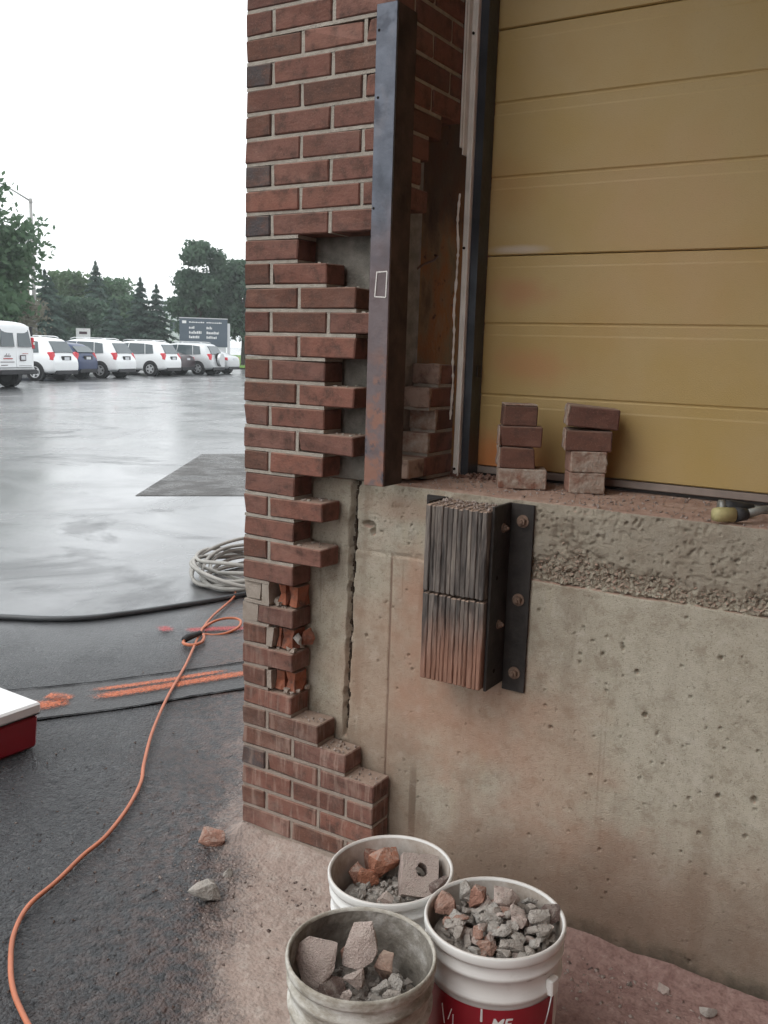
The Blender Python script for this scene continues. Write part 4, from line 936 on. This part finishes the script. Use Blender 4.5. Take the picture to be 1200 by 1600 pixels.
def grit(name, n, fn, smin, smax, mat, seed, label):
    r_ = np.random.default_rng(seed); base = np.array([(1, 1, 1), (1, -1, -1), (-1, 1, -1), (-1, -1, 1), (0, 0, 1.5), (1.3, 0, 0)], float)
    Vv = []; Ff = []; tri = np.array([(0, 1, 5), (0, 2, 1), (0, 4, 2), (2, 4, 3), (0, 3, 4), (1, 2, 3), (0, 5, 3), (1, 3, 5)])
    for k in range(n):
        p = fn(r_)
        if p is None: continue
        s = smin*(smax/smin)**(r_.random()**2); A_ = r_.normal(size=(3, 3)); Q, _ = np.linalg.qr(A_)
        Vv.append((base*r_.uniform(.6, 1.2, (6, 3))*s*.5*np.array([1.2, 1, .7]))@Q.T+np.array(p)); Ff.append(tri+6*(len(Vv)-1))
    o = from_np(name, np.concatenate(Vv), np.concatenate(Ff), mat); kind(o, 'stuff'); tag(o, label, 'grit'); return o
def near_wall(r_):
    x_ = r_.uniform(-.05, 1.9); y_ = .1-abs(r_.normal(0, .22))-.005
    if x_ < .5 and y_ > -.01: y_ = -abs(r_.normal(0, .12))-.005
    return (x_, y_, G+.003)
grit('brick_grit', 2400, near_wall, .002, .011, m_lpink, 4, 'fine brick and mortar grit scattered along the foot of the wall')
grit('dark_grit', 260, near_wall, .002, .014, m_ldark, 9, 'dark crumbs scattered along the foot of the wall')
grit('gravel', 700, lambda r_: (r_.normal(-.2, .6), r_.normal(-.4, .5), G+.004) if True else None, .002, .010, m_ldark, 14, 'loose dark gravel on the open asphalt')
grit('sill_grit', 900, lambda r_: (r_.uniform(.5, 1.8), r_.uniform(.115, .44), 1.127), .002, .009, m_lpink, 5, 'brick crumbs lying on the dock sill')
grit('sill_grit', 420, lambda r_: (r_.uniform(.49, .72), .43-abs(r_.normal(0, .03)), 1.128+r_.uniform(0, .006)), .004, .014, m_lred, 6, 'heap of red crumbs in the corner under the door track')
grit('bumper_grit', 220, lambda r_: (r_.uniform(.65, .82), r_.uniform(-.02, .09), 1.109), .002, .009, m_lpink, 8, 'pink crumbs lying on top of the rubber bumper')
def ledges(r_):
    r = int(r_.choice((20, 22, 30, 31, 31, 32, 32))); e = ENDS.get(r, .49); return (r_.uniform(e-.09, e-.004), r_.uniform(.004, .088), (36-r)*CH-.003)
grit('ledge_grit', 110, ledges, .002, .009, m_lpink, 10, 'mortar crumbs on the stepped brick ledges')

cool = tag(empty('cooler', (-1.055, .05, G+.002), rad(-2)), 'small red picnic cooler with a white lid at the left edge', 'cooler')
bm = bmesh.new(); bm_box(bm, (-.27, -.36, 0), (0, 0, .135), .012); 
for v in bm.verts:
    if v.co.z < .05: v.co.x += (.006 if v.co.x < -.1 else -.006); v.co.y += (.006 if v.co.y < -.1 else -.006)
from_bm('cooler_body', bm, m_coolred, cool)
bm = bmesh.new(); bm_box(bm, (-.278, -.368, .137), (.007, .007, .182), .008); from_bm('cooler_lid', bm, m_coolwht, cool)
box('lid_lip', (-.274, -.364, .1352), (.004, .004, .1366), m_cplastic, cool)
bm = bmesh.new(); bm_tube(bm, [(-.135, -.37, .10), (-.135, -.385, .10), (-.135, -.385, .16), (-.135, -.37, .16)], .008, 8); from_bm('carry_handle', bm, m_coolwht, cool)

cord = [(-2.15, 2.35), (-2.0, 2.25), (-1.876, 2.099), (-1.716, 1.751), (-1.595, 1.533), (-1.468, 1.347), (-1.238, 1.025), (-1.01, .679), (-.789, .376), (-.604, .156), (-.501, .043), (-.4, -.11), (-.318, -.276), (-.287, -.39), (-.24, -.521), (-.204, -.645), (-.13, -.746), (-.029, -.829), (.055, -.882), (.147, -.922), (.35, -1.0), (.6, -1.15)]
ec = tag(empty('extension_cord', (-.6, .15, G)), 'orange extension cord snaking over the wet asphalt', 'cord')
E0 = Vector((-.6, .15, G))
bm = bmesh.new(); bm_tube(bm, [Vector((p.x, p.y, G+.018))-E0 for p in spline([(a, b, 0) for a, b in cord], 10)], .0068, 8); from_bm('cord_line', bm, m_cord, ec, True)
lp = [(-1.58, 1.50), (-1.60, 1.60), (-1.586, 1.68), (-1.54, 1.73), (-1.49, 1.72), (-1.45, 1.65), (-1.455, 1.57), (-1.49, 1.515), (-1.53, 1.49), (-1.56, 1.46)]
bm = bmesh.new(); bm_tube(bm, [Vector((p.x, p.y, G+.016+.018*math.sin(i*.08)))-E0 for i, p in enumerate(spline([(a, b, 0) for a, b in lp], 8))], .0075, 8); from_bm('cord_loop', bm, m_cord, ec, True)
lp = [(-1.50, 1.43), (-1.455, 1.385), (-1.42, 1.33), (-1.415, 1.28), (-1.44, 1.255), (-1.48, 1.26), (-1.505, 1.29)]
bm = bmesh.new(); bm_tube(bm, [Vector((p.x, p.y, G+.02))-E0 for p in spline([(a, b, 0) for a, b in lp], 8)], .0085, 8); from_bm('cord_loop', bm, m_cord, ec, True)
bm = bmesh.new(); bm_tube(bm, [Vector(p)-E0 for p in ((-1.505, 1.29, G+.025), (-1.51, 1.32, G+.03), (-1.49, 1.40, G+.04))], [.017, .02, .012], 10); from_bm('plug', bm, m_plug, ec, True)
# coiled grey hose
hc = Vector((-2.12, 2.62, G)); co_ = tag(empty('hose_coil', hc), 'coil of grey rubber hose on the ground behind the pier', 'hose')
rs = random.Random(3)
for k in range(12):
    ra_, rb_ = rs.uniform(.30, .44), rs.uniform(.36, .5); ph = rs.uniform(0, 6); ox, oy = rs.uniform(-.06, .06), rs.uniform(-.06, .06); tx = rs.uniform(-.12, .12); hz = .018+.010*k
    P_ = []
    for i in range(49):
        a = 2*math.pi*i/48; P_.append(Vector((ox+ra_*math.cos(a), oy+rb_*math.sin(a), max(.018, hz+tx*math.cos(a+ph)*.6+.02*math.sin(3*a+ph)))))
    bm = bmesh.new(); bm_tube(bm, P_, .0125, 8, False); from_bm('hose_turn', bm, m_coil, co_, True)
hp = [(-3.4, .55), (-2.9, .82), (-2.619, .994), (-2.398, 1.12), (-2.244, 1.256), (-2.14, 1.44), (-2.052, 1.654), (-1.96, 1.92), (-1.885, 2.188), (-1.78, 2.5), (-1.6, 2.9)]
bm = bmesh.new(); bm_tube(bm, [Vector((p.x, p.y, .016))-Vector((-2.2, 1.4, 0)) for p in spline([(a, b, 0) for a, b in hp], 10)], .0165, 8)
tag(from_bm('air_hose', bm, m_hose, None, True, loc=(-2.2, 1.4, G)), 'black hose lying straight across the wet asphalt', 'hose')

# ================================================================== VEHICLES
def loft(bm, stations):
    """stations: x, list of (y, z) from bottom centre up to roof centre (half section)"""
    rows = []
    for x_, pr in stations:
        L_ = [bm.verts.new((x_, y, z)) for y, z in pr]; R_ = [v if abs(v.co.y) < 1e-6 else bm.verts.new((x_, -v.co.y, v.co.z)) for v in L_]; rows.append((L_, R_))
    for (L0, R0), (L1, R1) in zip(rows, rows[1:]):
        for k in range(len(L0)-1):
            bm.faces.new((L0[k], L1[k], L1[k+1], L0[k+1])); bm.faces.new((R0[k], R0[k+1], R1[k+1], R1[k]))
    for (L_, R_), f in ((rows[0], 1), (rows[-1], -1)):
        vv = L_+[v for v in R_[::-1] if v not in L_]
        bm.faces.new(vv if f > 0 else vv[::-1])
def wheel(parent, x_, y_, r, wd, s):
    t = empty('wheel', (x_, y_, r), 0, parent); bm = bmesh.new()
    prof = [(r*.62, -wd/2), (r*.95, -wd/2), (r, -wd*.35), (r, wd*.35), (r*.95, wd/2), (r*.62, wd/2)]
    bm_lathe(bm, prof, 24); ty = from_bm('tyre', bm, m_tyre, t, True, rot=(rad(90), 0, 0))
    bm = bmesh.new(); bm_cyl(bm, (0, -wd*.46, 0), (0, wd*.46, 0), r*.63, 20); from_bm('brake_disc', bm, m_cplastic, t)
    bm = bmesh.new(); ys_ = s*wd*.47
    bm_lathe(bm, [(r*.66, 0), (r*.66, .02), (r*.58, .02), (r*.58, 0)], 24); 
    for v in bm.verts: v.co = Vector((v.co.x, ys_+s*v.co.z*.8, v.co.y))
    for k in range(5): bm_box(bm, (0, -.012, -.05*r/.33), (r*.6, .012, .05*r/.33), 0, rot=None) if False else None
    for k in range(5):
        M_ = Matrix.Rotation(2*math.pi*k/5, 3, 'Y'); a = Vector((0, ys_, 0)); q = [M_ @ Vector((px_, ys_+s*dy, pz_)) for px_, dy, pz_ in ((0, .012, -.06), (r*.6, .006, -.035), (r*.6, .006, .035), (0, .012, .06))]
        bm.faces.new([bm.verts.new(v) for v in q])
    from_bm('rim', bm, m_rim, t)
def poly(name, pts, mat, parent, off=.012, thick=.01):
    P_ = [Vector(p) for p in pts]; nrm = (P_[1]-P_[0]).cross(P_[2]-P_[0]).normalized(); bm = bmesh.new()
    a = [bm.verts.new(p+nrm*off) for p in P_]; b = [bm.verts.new(p-nrm*thick) for p in P_]
    bm.faces.new(a); bm.faces.new(b[::-1])
    for i in range(len(P_)): bm.faces.new((a[i], b[i], b[(i+1) % len(P_)], a[(i+1) % len(P_)]))
    return from_bm(name, bm, mat, parent)
def sec(w_, zl, zm, zb, zt, wr): return [(0, zl), (w_*.9, zl), (w_*.985, zl+.1), (w_, zm), (w_*.975, zb), (wr, zt-.05), (wr*.86, zt), (0, zt+.012)]
def car(loc, head, label, pm, style='wagon', L=4.5, W=.9, H=1.68, group='cars parked in the row across the lot', k=1., tail=True, spare=False, cat='car'):
    """x=0 rear bumper, +x forward, z up; loc = rear left wheel contact"""
    t = empty('parked_car', (0, 0, 0)); tag(t, label, cat, group)
    rx, rw = .85, .335; h = H
    if style == 'wagon':
        S = [(.0, sec(W*.86, .40, .55, .72, .76, W*.75)), (.06, sec(W*.93, .33, .6, .82, .86, W*.78)), (.14, sec(W*.97, .3, .65, .98, 1.05, W*.78)), (.42, sec(W*.99, .28, .7, 1.02, h-.12, W*.72)), (.62, sec(W, .26, .7, 1.02, h-.03, W*.73)),
             (1.2, sec(W, .25, .7, 1.0, h, W*.75)), (2.2, sec(W, .24, .7, .97, h, W*.76)), (2.75, sec(W, .24, .7, .96, h-.08, W*.74)), (3.45, sec(W*.99, .25, .7, .97, 1.06, W*.8)), (4.05, sec(W*.96, .27, .65, .86, .93, W*.75)), (L-.08, sec(W*.85, .3, .55, .7, .76, W*.65)), (L, sec(W*.75, .35, .5, .62, .66, W*.55))]
        rear = [(.155, .62, 1.10), (.155, -.62, 1.10), (.43, -.57, h-.16), (.43, .57, h-.16)]
        side = [[(.70, 1.09), (1.12, 1.06), (1.2, h-.14), (.82, h-.18)], [(1.17, 1.06), (2.1, 1.03), (2.05, h-.12), (1.25, h-.13)], [(2.16, 1.03), (3.1, 1.02), (2.62, h-.17), (2.11, h-.12)]]
        wtop = lambda z: W*.975+(W*.75-W*.975)*(z-1.0)/(h-.05-1.0)
        tl = [(.07, .12), (.80, 1.12)]
    else:
        S = [(.0, sec(W*.86, .42, .55, .72, .78, W*.72)), (.06, sec(W*.93, .33, .6, .86, .95, W*.74)), (.14, sec(W*.97, .3, .65, .93, 1.03, W*.76)), (.62, sec(W, .27, .7, .95, 1.06, W*.76)), (1.25, sec(W, .25, .7, .94, h-.06, W*.68)), (1.6, sec(W, .25, .7, .93, h, W*.69)),
             (2.3, sec(W, .24, .7, .92, h-.01, W*.7)), (2.7, sec(W, .24, .7, .91, h-.12, W*.69)), (3.35, sec(W*.99, .25, .7, .9, .99, W*.78)), (4.1, sec(W*.95, .27, .62, .8, .86, W*.72)), (L-.08, sec(W*.84, .3, .5, .66, .7, W*.6)), (L, sec(W*.74, .35, .48, .56, .6, W*.5))]
        rear = [(.72, .58, 1.10), (.72, -.58, 1.10), (1.2, -.5, h-.12), (1.2, .5, h-.12)]
        side = [[(1.0, 1.0), (1.95, .97), (1.9, h-.11), (1.38, h-.13)], [(2.0, .97), (3.05, .95), (2.55, h-.2), (1.95, h-.11)]]
        wtop = lambda z: W*.975+(W*.69-W*.975)*(z-.93)/(h-.05-.93)
        tl = [(.05, .1), (.76, .94)]
    bm = bmesh.new(); loft(bm, S); bmesh.ops.recalc_face_normals(bm, faces=bm.faces)
    b_ = from_bm('body', bm, pm, t, True); md = b_.modifiers.new('s', 'SUBSURF'); md.levels = md.render_levels = 2
    poly('rear_window', rear, m_glass, t, .025 if style == 'wagon' else .03, .05)
    for q in side:
        for s in (1, -1):
            pts = [(a, s*wtop(z), z) for a, z in q]; poly('side_window', pts if s < 0 else pts[::-1], m_glass, t, .012, .03)
    for s in (1, -1):
        bm = bmesh.new(); (y0, y1) = (W*.70, W*.955); z0, z1 = tl[1]
        bm_box(bm, (tl[0][0], s*y0 if s > 0 else -y1, z0), (tl[0][0]+.26, y1 if s > 0 else -y0, z1), .03)
        for v in bm.verts: v.co.x += (v.co.z-z0)*.3
        if style == 'wagon':
            for v in bm.verts: v.co.y -= s*.05*(v.co.z > (z0+z1)/2)
        from_bm('tail_lamp', bm, m_tail, t)
    box('rear_bumper', (-.012, -W*.8, .26), (.12, W*.8, .42), m_cplastic, t, .02)
    box('licence_plate', (.012 if style == 'wagon' else .0, -.16, .82 if style == 'wagon' else .78), (.05, .16, .93 if style == 'wagon' else .88), m_plate, t)
    box('licence_recess', (.03, -.3, .80 if style == 'wagon' else .76), (.07, .3, .97 if style == 'wagon' else .9), m_cplastic, t) if style == 'wagon' else None
    for s in (1, -1):
        bm = bmesh.new(); bm_box(bm, (L-.28, s*W*.5-.16, .62), (L-.02, s*W*.5+.16, .76), .03); from_bm('headlamp', bm, m_clear, t)
        for xx in (rx, L-.88):
            bm = bmesh.new(); bm_cyl(bm, (xx, s*(W-.22), .36), (xx, s*(W+.004), .36), rw+.055, 24); from_bm('wheel_arch', bm, m_cplastic, t)
            wheel(t, xx, s*(W-.10), rw, .23, s)
    if style == 'wagon':
        for s in (1, -1):
            bm = bmesh.new(); bm_tube(bm, [(.75, s*W*.6, h+.0), (.95, s*W*.62, h+.045), (2.3, s*W*.62, h+.05), (2.5, s*W*.62, h)], .018, 6); from_bm('roof_rail', bm, pm, t)
    if spare:
        o = empty('spare_wheel', (-.03, 0, .82), 0, t); bm = bmesh.new(); bm_cyl(bm, (-.14, 0, 0), (.12, 0, 0), .34, 24); from_bm('wheel_cover', bm, pm, o, False)
        bm = bmesh.new(); bm_cyl(bm, (.0, 0, 0), (.13, 0, 0), .352, 24); from_bm('tyre', bm, m_tyre, o)
    a = math.atan2(head[1], head[0]); t.rotation_euler = (0, 0, a)
    off = Matrix.Rotation(a, 3, 'Z') @ Vector((rx, W-.0, 0)); t.location = (loc[0]-off.x, loc[1]-off.y, G+.003); t.scale = (k, k, k)
    return t
HD = (-.954, -.30)
car((-28.75, 21.25), HD, 'white wagon with roof rails parked right behind the white van', m_cwhite)
car((-30.5, 25.95), HD, 'white wagon between the blue hatchback and the white car showing its nose', m_cwhite)
car((-32.1, 30.45), HD, 'white wagon parked between the white car nose and the dark saloon', m_cwhite)
car((-30.3, 23.7), HD, 'dark blue hatchback squeezed between two white wagons', m_cblue, H=1.5, W=.8, L=4.0)
car((-33.2, 32.6), HD, 'dark maroon saloon with red tail lamps beside the silver off-roader', m_cdark, 'sedan', H=1.42, W=.88)
car((-32.95, 34.65), HD, 'silver off-roader with a spare wheel on its tailgate', m_csilver, H=1.68, W=.88, L=4.2, spare=True)
car((-34.1, 37.2), HD, 'silver saloon at the far right end of the parked row', m_csilver, 'sedan', H=1.45, W=.88)
n_ = car((-36.4, 27.0), (.954, .30), 'white saloon parked nose out between two white wagons', m_cwhite, 'sedan', H=1.42, W=.86)

van = tag(empty('parked_van', (0, 0, 0)), 'white cargo van seen from behind at the left edge with lettered doors', 'van')
W = 1.0; H = 2.12
vs_sec = lambda w_, zl, zt, wr: [(0, zl), (w_*.95, zl), (w_, zl+.12), (w_*1.0, 1.1), (w_*.97, 1.35), (wr, zt-.12), (wr*.84, zt), (0, zt+.03)]
bm = bmesh.new(); loft(bm, [(.0, vs_sec(.97, .55, 1.92, .80)), (.05, vs_sec(.99, .5, H-.08, .84)), (.25, vs_sec(1, .48, H, .86)), (2.2, vs_sec(1, .45, H, .87)), (3.6, vs_sec(1, .45, H-.03, .85)), (4.5, vs_sec(.99, .45, 1.35, .85)), (5.3, vs_sec(.95, .45, 1.15, .8)), (5.6, vs_sec(.9, .5, 1.0, .75))])
b_ = from_bm('body', bm, m_cwhite, van, True); md = b_.modifiers.new('s', 'SUBSURF'); md.levels = md.render_levels = 2
for s in (1, -1):
    bm = bmesh.new(); bm_box(bm, (-.03, min(s*.015, s*.86), .66), (.03, max(s*.015, s*.86), 1.98), .02)
    for v in bm.verts: v.co.x += max(0, v.co.z-1.25)*.10; v.co.y *= 1-max(0, v.co.z-1.25)*.12
    dr = from_bm('rear_door', bm, m_cwhite, van)
    a = [(-.034, s*.10, 1.32), (-.034, s*.78, 1.32), (.035, s*.70, 1.86), (.035, s*.10, 1.86)]; poly('door_window', a if s < 0 else a[::-1], m_glass, dr, .012, .0)
    bm = bmesh.new(); bm_box(bm, (-.02, s*.93-.055, 1.27), (.14, s*.93+.055, 1.63), .015)
    for v in bm.verts: v.co.y -= s*max(0, v.co.z-1.3)*.12
    tlo = from_bm('tail_lamp', bm, m_tail, van); box('reverse_lamp', (-.035, s*.925-.045, 1.40), (-.018, s*.925+.045, 1.48), m_clear, tlo)
    bm = bmesh.new(); bm_box(bm, (.02, s*.89-.05, 1.66), (.16, s*.89+.05, 1.98), .015); from_bm('corner_trim', bm, m_cplastic, van)
    if s > 0:
        for (y0, y1, z, m) in ((.3, .62, 1.02, m_darkprint), (.2, .66, .95, m_redprint), (.12, .8, .84, m_darkprint), (.45, .78, .74, m_darkprint)): box('print_line', (-.0345, y0, z-.018 if m is m_redprint else z-.008), (-.031, y1, z+.012), m, dr)
        for q in range(5): bm = bmesh.new(); bm_tube(bm, [(-.036, .58-q*.06, 1.03), (-.036, .56-q*.06, 1.06+.05*(q % 2))], .007, 5); from_bm('print_stroke', bm, m_darkprint, dr)
    else:
        box('licence_plate', (-.045, -.46, .88), (-.032, -.17, 1.06), m_darkprint, dr); box('plate_face', (-.05, -.42, .91), (-.0455, -.21, 1.03), m_plate, dr)
        box('print_line', (-.0345, -.6, 1.10), (-.031, -.3, 1.115), m_redprint, dr); box('print_line', (-.0345, -.75, .72), (-.031, -.1, .73), m_darkprint, dr)
box('rear_bumper', (-.14, -.93, .45), (.05, .93, .60), m_cplastic, van, .02)
for s in (1, -1):
    for xx in (.95, 4.4):
        bm = bmesh.new(); bm_cyl(bm, (xx, s*.8, .42), (xx, s*1.004, .42), .44, 24); from_bm('wheel_arch', bm, m_cplastic, van); wheel(van, xx, s*.88, .38, .26, s)
    poly('side_window', [(.5, s*.985, 1.36), (1.6, s*.985, 1.36), (1.6, s*.9, 1.82), (.5, s*.9, 1.82)][::-s], m_glass, van, .015, .02)
a = math.atan2(HD[1], HD[0]); van.rotation_euler = (0, 0, a); off = Matrix.Rotation(a, 3, 'Z') @ Vector((.95, -.88, 0)); van.location = (-25.2-off.x, 17.5-off.y, G+.003)

# ================================================================== STREET FURNITURE
lamp = tag(empty('street_lamp', (-45.8, 34.4, G)), 'tall grey street lamp with a rising arm behind the left tree', 'street lamp')
part_tube('pole', [(0, 0, 0), (-.02, -.01, 9.7)], [.14, .09], m_pole, lamp, 10)
part_tube('lamp_arm', [(-.02, -.01, 9.55), (-.5, -.65, 10.0), (-1.1, -1.42, 10.5), (-1.9, -2.5, 10.8)], [.05, .045, .04, .04], m_pole, lamp, 8)
box('arm_bracket', (-.11, -.1, 9.42), (.08, .08, 9.62), m_pole, lamp, .03)
bm = bmesh.new(); bm_box(bm, (-.35, -.13, -.07), (.35, .13, .07), .05); from_bm('lamp_head', bm, m_pole, lamp, loc=(-2.15, -2.8, 10.8), rot=(0, 0, rad(54)))
up_ = tag(empty('utility_pole', (-47.6, 35.3, G)), 'weathered wooden utility pole beside the street lamp', 'utility pole'); part_tube('pole', [(0, 0, 0), (0, 0, 7.2)], [.16, .12], m_wood, up_, 10)
box('cross_arm', (-.9, -.06, 6.6), (.9, .06, 6.75), m_wood, up_)
sg = tag(empty('sign_board', (-40.5, 43.2, G), math.atan2(44.26-42.18, -39.36+41.59)), 'wide slate grey notice board with white lines of text beyond the parked cars', 'sign')
sg.scale = (.87, .87, .97)
box('sign_panel', (-1.75, -.12, 1.52), (1.75, .12, 3.35), m_sign, sg, .02); box('base_panel', (-1.6, -.10, .35), (1.6, .10, 1.515), m_signg, sg, .02)
box('sign_cap', (-1.78, -.14, 3.353), (1.78, .14, 3.41), m_signg, sg)
box('side_panel', (1.753, -.1, .35), (1.95, .1, 3.1), m_signg, sg)
rs = random.Random(2)
def line(x0, x1, z, h_):
    xx = x0
    while xx < x1:
        w_ = rs.uniform(.05, .12); box('print_stroke', (xx, -.127, z), (min(xx+w_, x1), -.1215, z+h_*rs.uniform(.7, 1.15)), m_signw, sg); xx += w_+.03
for x0 in (-1.05, .22):
    line(x0, x0+1.1, 3.07, .07); line(x0, x0+.4, 2.68, .15); line(x0, x0+.9, 2.36, .16); line(x0, x0+.75, 2.06, .15)
box('emblem', (-1.55, -.127, 3.02), (-1.25, -.1215, 3.2), m_signw, sg, .01)
sw = tag(empty('small_sign', (-38, 31.4, G), rad(40)), 'small white square sign showing above the roofs of the parked cars', 'sign'); box('sign_plate', (-.36, -.02, 1.6), (.36, .02, 2.25), m_signw, sw); part_tube('post', [(0, .045, 0), (0, .045, 2.2)], .03, m_pole, sw, 8); box('print_mark', (-.2, -.026, 1.95), (.2, -.0215, 2.08), m_darkprint, sw)
fb = tag(empty('far_building', (-104.5, 103.6, G), rad(45)), 'pale distant building between the spruces and the right hand trees', 'building')
box('wall', (-9, -.5, 0), (9, 8, 6.4), m_far, fb); box('roof_plant', (-1.5, 1, 6.4), (3, 5, 8.3), m_far, fb)
for i in range(6): box('window', (-8+i*2.8, -.56, 3.6), (-6.4+i*2.8, -.49, 5.2), m_glass, fb)

# ================================================================== TREES
def leaves(C_, S_, n, size, seed, droop=.0):
    r_ = np.random.default_rng(seed); C_ = np.array(C_); S_ = np.array(S_, float)
    wts = S_.prod(1)**(2/3); ch = r_.choice(len(C_), n, p=wts/wts.sum())
    dirs = r_.normal(size=(n, 3)); dirs = np.clip(dirs, -2.0, 2.0)*.5; rr = np.ones(n)
    P_ = C_[ch]+dirs*rr[:, None]*S_[ch]
    a = r_.normal(size=(n, 3)); a /= np.linalg.norm(a, axis=1, keepdims=True); b = np.cross(a, r_.normal(size=(n, 3))); b /= np.linalg.norm(b, axis=1, keepdims=True)
    a[:, 2] -= droop; s = size*r_.uniform(.6, 1.4, (n, 1))
    V_ = np.stack([P_-a*s, P_+b*s*.55, P_+a*s, P_-b*s*.55], 1).reshape(-1, 3); return V_, np.arange(4*n).reshape(n, 4)  # leaf quads
def broadleaf(name, x_, y_, H_, Rr, label, mat, seed, n=7000, base=.25, size=.3, nc=46, group='trees beyond the parking lot', squash=1., lean=(0, 0), cat='tree'):
    rs = random.Random(seed); t = tag(empty(name, (x_, y_, G)), label, cat, group)
    C_ = []; S_ = []
    for i in range(nc):
        f = rs.random(); zc = H_*(base+(1-base)*f); env = Rr*math.sin(math.pi*min(1, .18+.80*(f**.9)))**.6
        a = rs.uniform(0, 6.28); q = env*math.sqrt(rs.random())*.9; s = Rr*rs.uniform(.2, .36); C_.append((q*math.cos(a)+lean[0]*f, q*math.sin(a)+lean[1]*f, min(zc, H_-s*.7))); S_.append((s, s, s*.75*squash))
    V_, F_ = leaves(C_, S_, int(n*1.9), size*.62, seed); from_np('crown', V_, F_, mat, t)
    bm = bmesh.new(); bm_tube(bm, [(0, 0, 0), (.05, 0, H_*.3), (0, .1, H_*.75)], [Rr*.075, Rr*.055, Rr*.015], 8)
    for i in range(9):
        c_ = C_[rs.randrange(nc)]; z0 = H_*rs.uniform(.2, .5); bm_tube(bm, [(0, 0, z0), (c_[0]*.5, c_[1]*.5, (z0+c_[2])/2+.2), c_], [Rr*.03, Rr*.02, Rr*.006], 5)
    from_bm('trunk', bm, m_bark, t); return t
def spruce(x_, y_, H_, Rr, label, seed, n=5200, group='trees beyond the parking lot', mat=m_spruce):
    r_ = np.random.default_rng(seed); t = tag(empty('spruce_tree', (x_, y_, G)), label, 'tree', group)
    n = int(n*1.8); f = r_.random(n)**.75; nw = int(H_*2.2); lv = np.round(f*nw)/nw+r_.normal(0, .006, n); lv = np.clip(lv, 0, .985)
    ang = np.round(r_.random(n)*11)/11*6.283+lv*40+r_.normal(0, .16, n); q = r_.random(n)**.6; env = Rr*(1-lv)**.85*(.75+.35*np.sin(ang*3.1+lv*60))
    P_ = np.stack([np.cos(ang)*env*q, np.sin(ang)*env*q, H_*(.06+.93*(1-(1-lv)))-env*q*.28+r_.normal(0, .06, n)], 1)
    a = np.stack([np.cos(ang), np.sin(ang), -.5+r_.normal(0, .3, n)], 1); b = np.stack([-np.sin(ang), np.cos(ang), r_.normal(0, .4, n)], 1); s = (.17*r_.uniform(.6, 1.4, n)*(.55+.6*(1-lv)))[:, None]
    V_ = np.stack([P_-a*s, P_+b*s*.45, P_+a*s, P_-b*s*.45], 1).reshape(-1, 3); from_np('crown', V_, np.arange(4*n).reshape(n, 4), mat, t)
    bm = bmesh.new(); bm_tube(bm, [(0, 0, 0), (0, 0, H_*.99)], [Rr*.07, .02], 7); from_bm('trunk', bm, m_bark, t); return t
broadleaf('maple_tree', -39.3, 24.45, 9.1, 4.1, 'big maple over the white van at the left edge', m_leaf, 1, 15000, .30, .27, 60)
broadleaf('dry_bush', -42.5, 29.6, 4.6, 2.6, 'dry olive brown bush behind the white van', m_olive, 2, 4200, .05, .2, 30)
spruce(-55.5, 42.8, 6.6, 2.4, 'short dark spruce just right of the dry bush', 3)
spruce(-61.5, 48.0, 6.6, 2.9, 'broad blue green spruce left of the tall spired one', 4)
broadleaf('maple_tree', -67.7, 55.0, 7.6, 3.6, 'light green tree left of the tall spired spruce', m_leafl, 5, 5500, .1, .34)
spruce(-62.5, 53.5, 8.4, 2.9, 'tallest spruce with a thin spire in the middle of the tree line', 6)
broadleaf('maple_tree', -66.0, 58.6, 7.3, 3.9, 'rounded green tree right of the spired spruce', m_leaf, 7, 6000, .08, .34)
broadleaf('maple_tree', -60.5, 50.5, 5.0, 3.2, 'low dark tree in front of the spired spruce', m_leafd, 8, 5000, .04, .32)
broadleaf('maple_tree', -61.5, 55.5, 5.6, 3.0, 'low fresh green tree left of the twin spruces', m_leaf, 9, 5000, .04, .32)
spruce(-56.4, 52.8, 6.9, 2.3, 'left one of the twin spruces', 10)
spruce(-55.6, 53.8, 6.4, 2.5, 'right one of the twin spruces', 11)
spruce(-55.8, 49.5, 5.0, 2.3, 'small spruce just behind the white wagons', 12)
broadleaf('maple_tree', -49.2, 52.3, 9.3, 2.6, 'taller dark maple behind the notice board', m_leafd, 13, 8000, .3, .3, 46)
broadleaf('maple_tree', -48.6, 56.6, 8.2, 3.6, 'wide dark maple beside the brick pier edge', m_leafd, 14, 9000, .3, .3, 50)
broadleaf('low_bush', -50.0, 46.5, 1.7, 1.6, 'grey green shrub left of the notice board', m_olive, 15, 1500, .02, .18, 14)
broadleaf('tree_line', -95, 80, 6.5, 9, 'pale distant tree line low behind the spruces', m_leaf, 16, 5000, .02, .6, 40)
broadleaf('tree_line', -75, 52, 5.5, 6, 'low trees behind the broad spruce', m_leafd, 17, 5000, .02, .45, 40)

# ================================================================== AIR: faint drizzle haze over the lot
x = X('haze_air'); x.N.remove(x.b); pv = x.N.new('ShaderNodeVolumePrincipled'); pv.inputs['Density'].default_value = .0010; pv.inputs['Color'].default_value = (.9, .95, .96, 1); pv.inputs['Anisotropy'].default_value = .2
x.L.new(pv.outputs[0], x.N['Material Output'].inputs['Volume'])
bm = bmesh.new(); bm_box(bm, (-960, -960, G-1), (960, 960, 14)); hz_ = from_bm('haze', bm, x.m); kind(hz_, 'stuff')
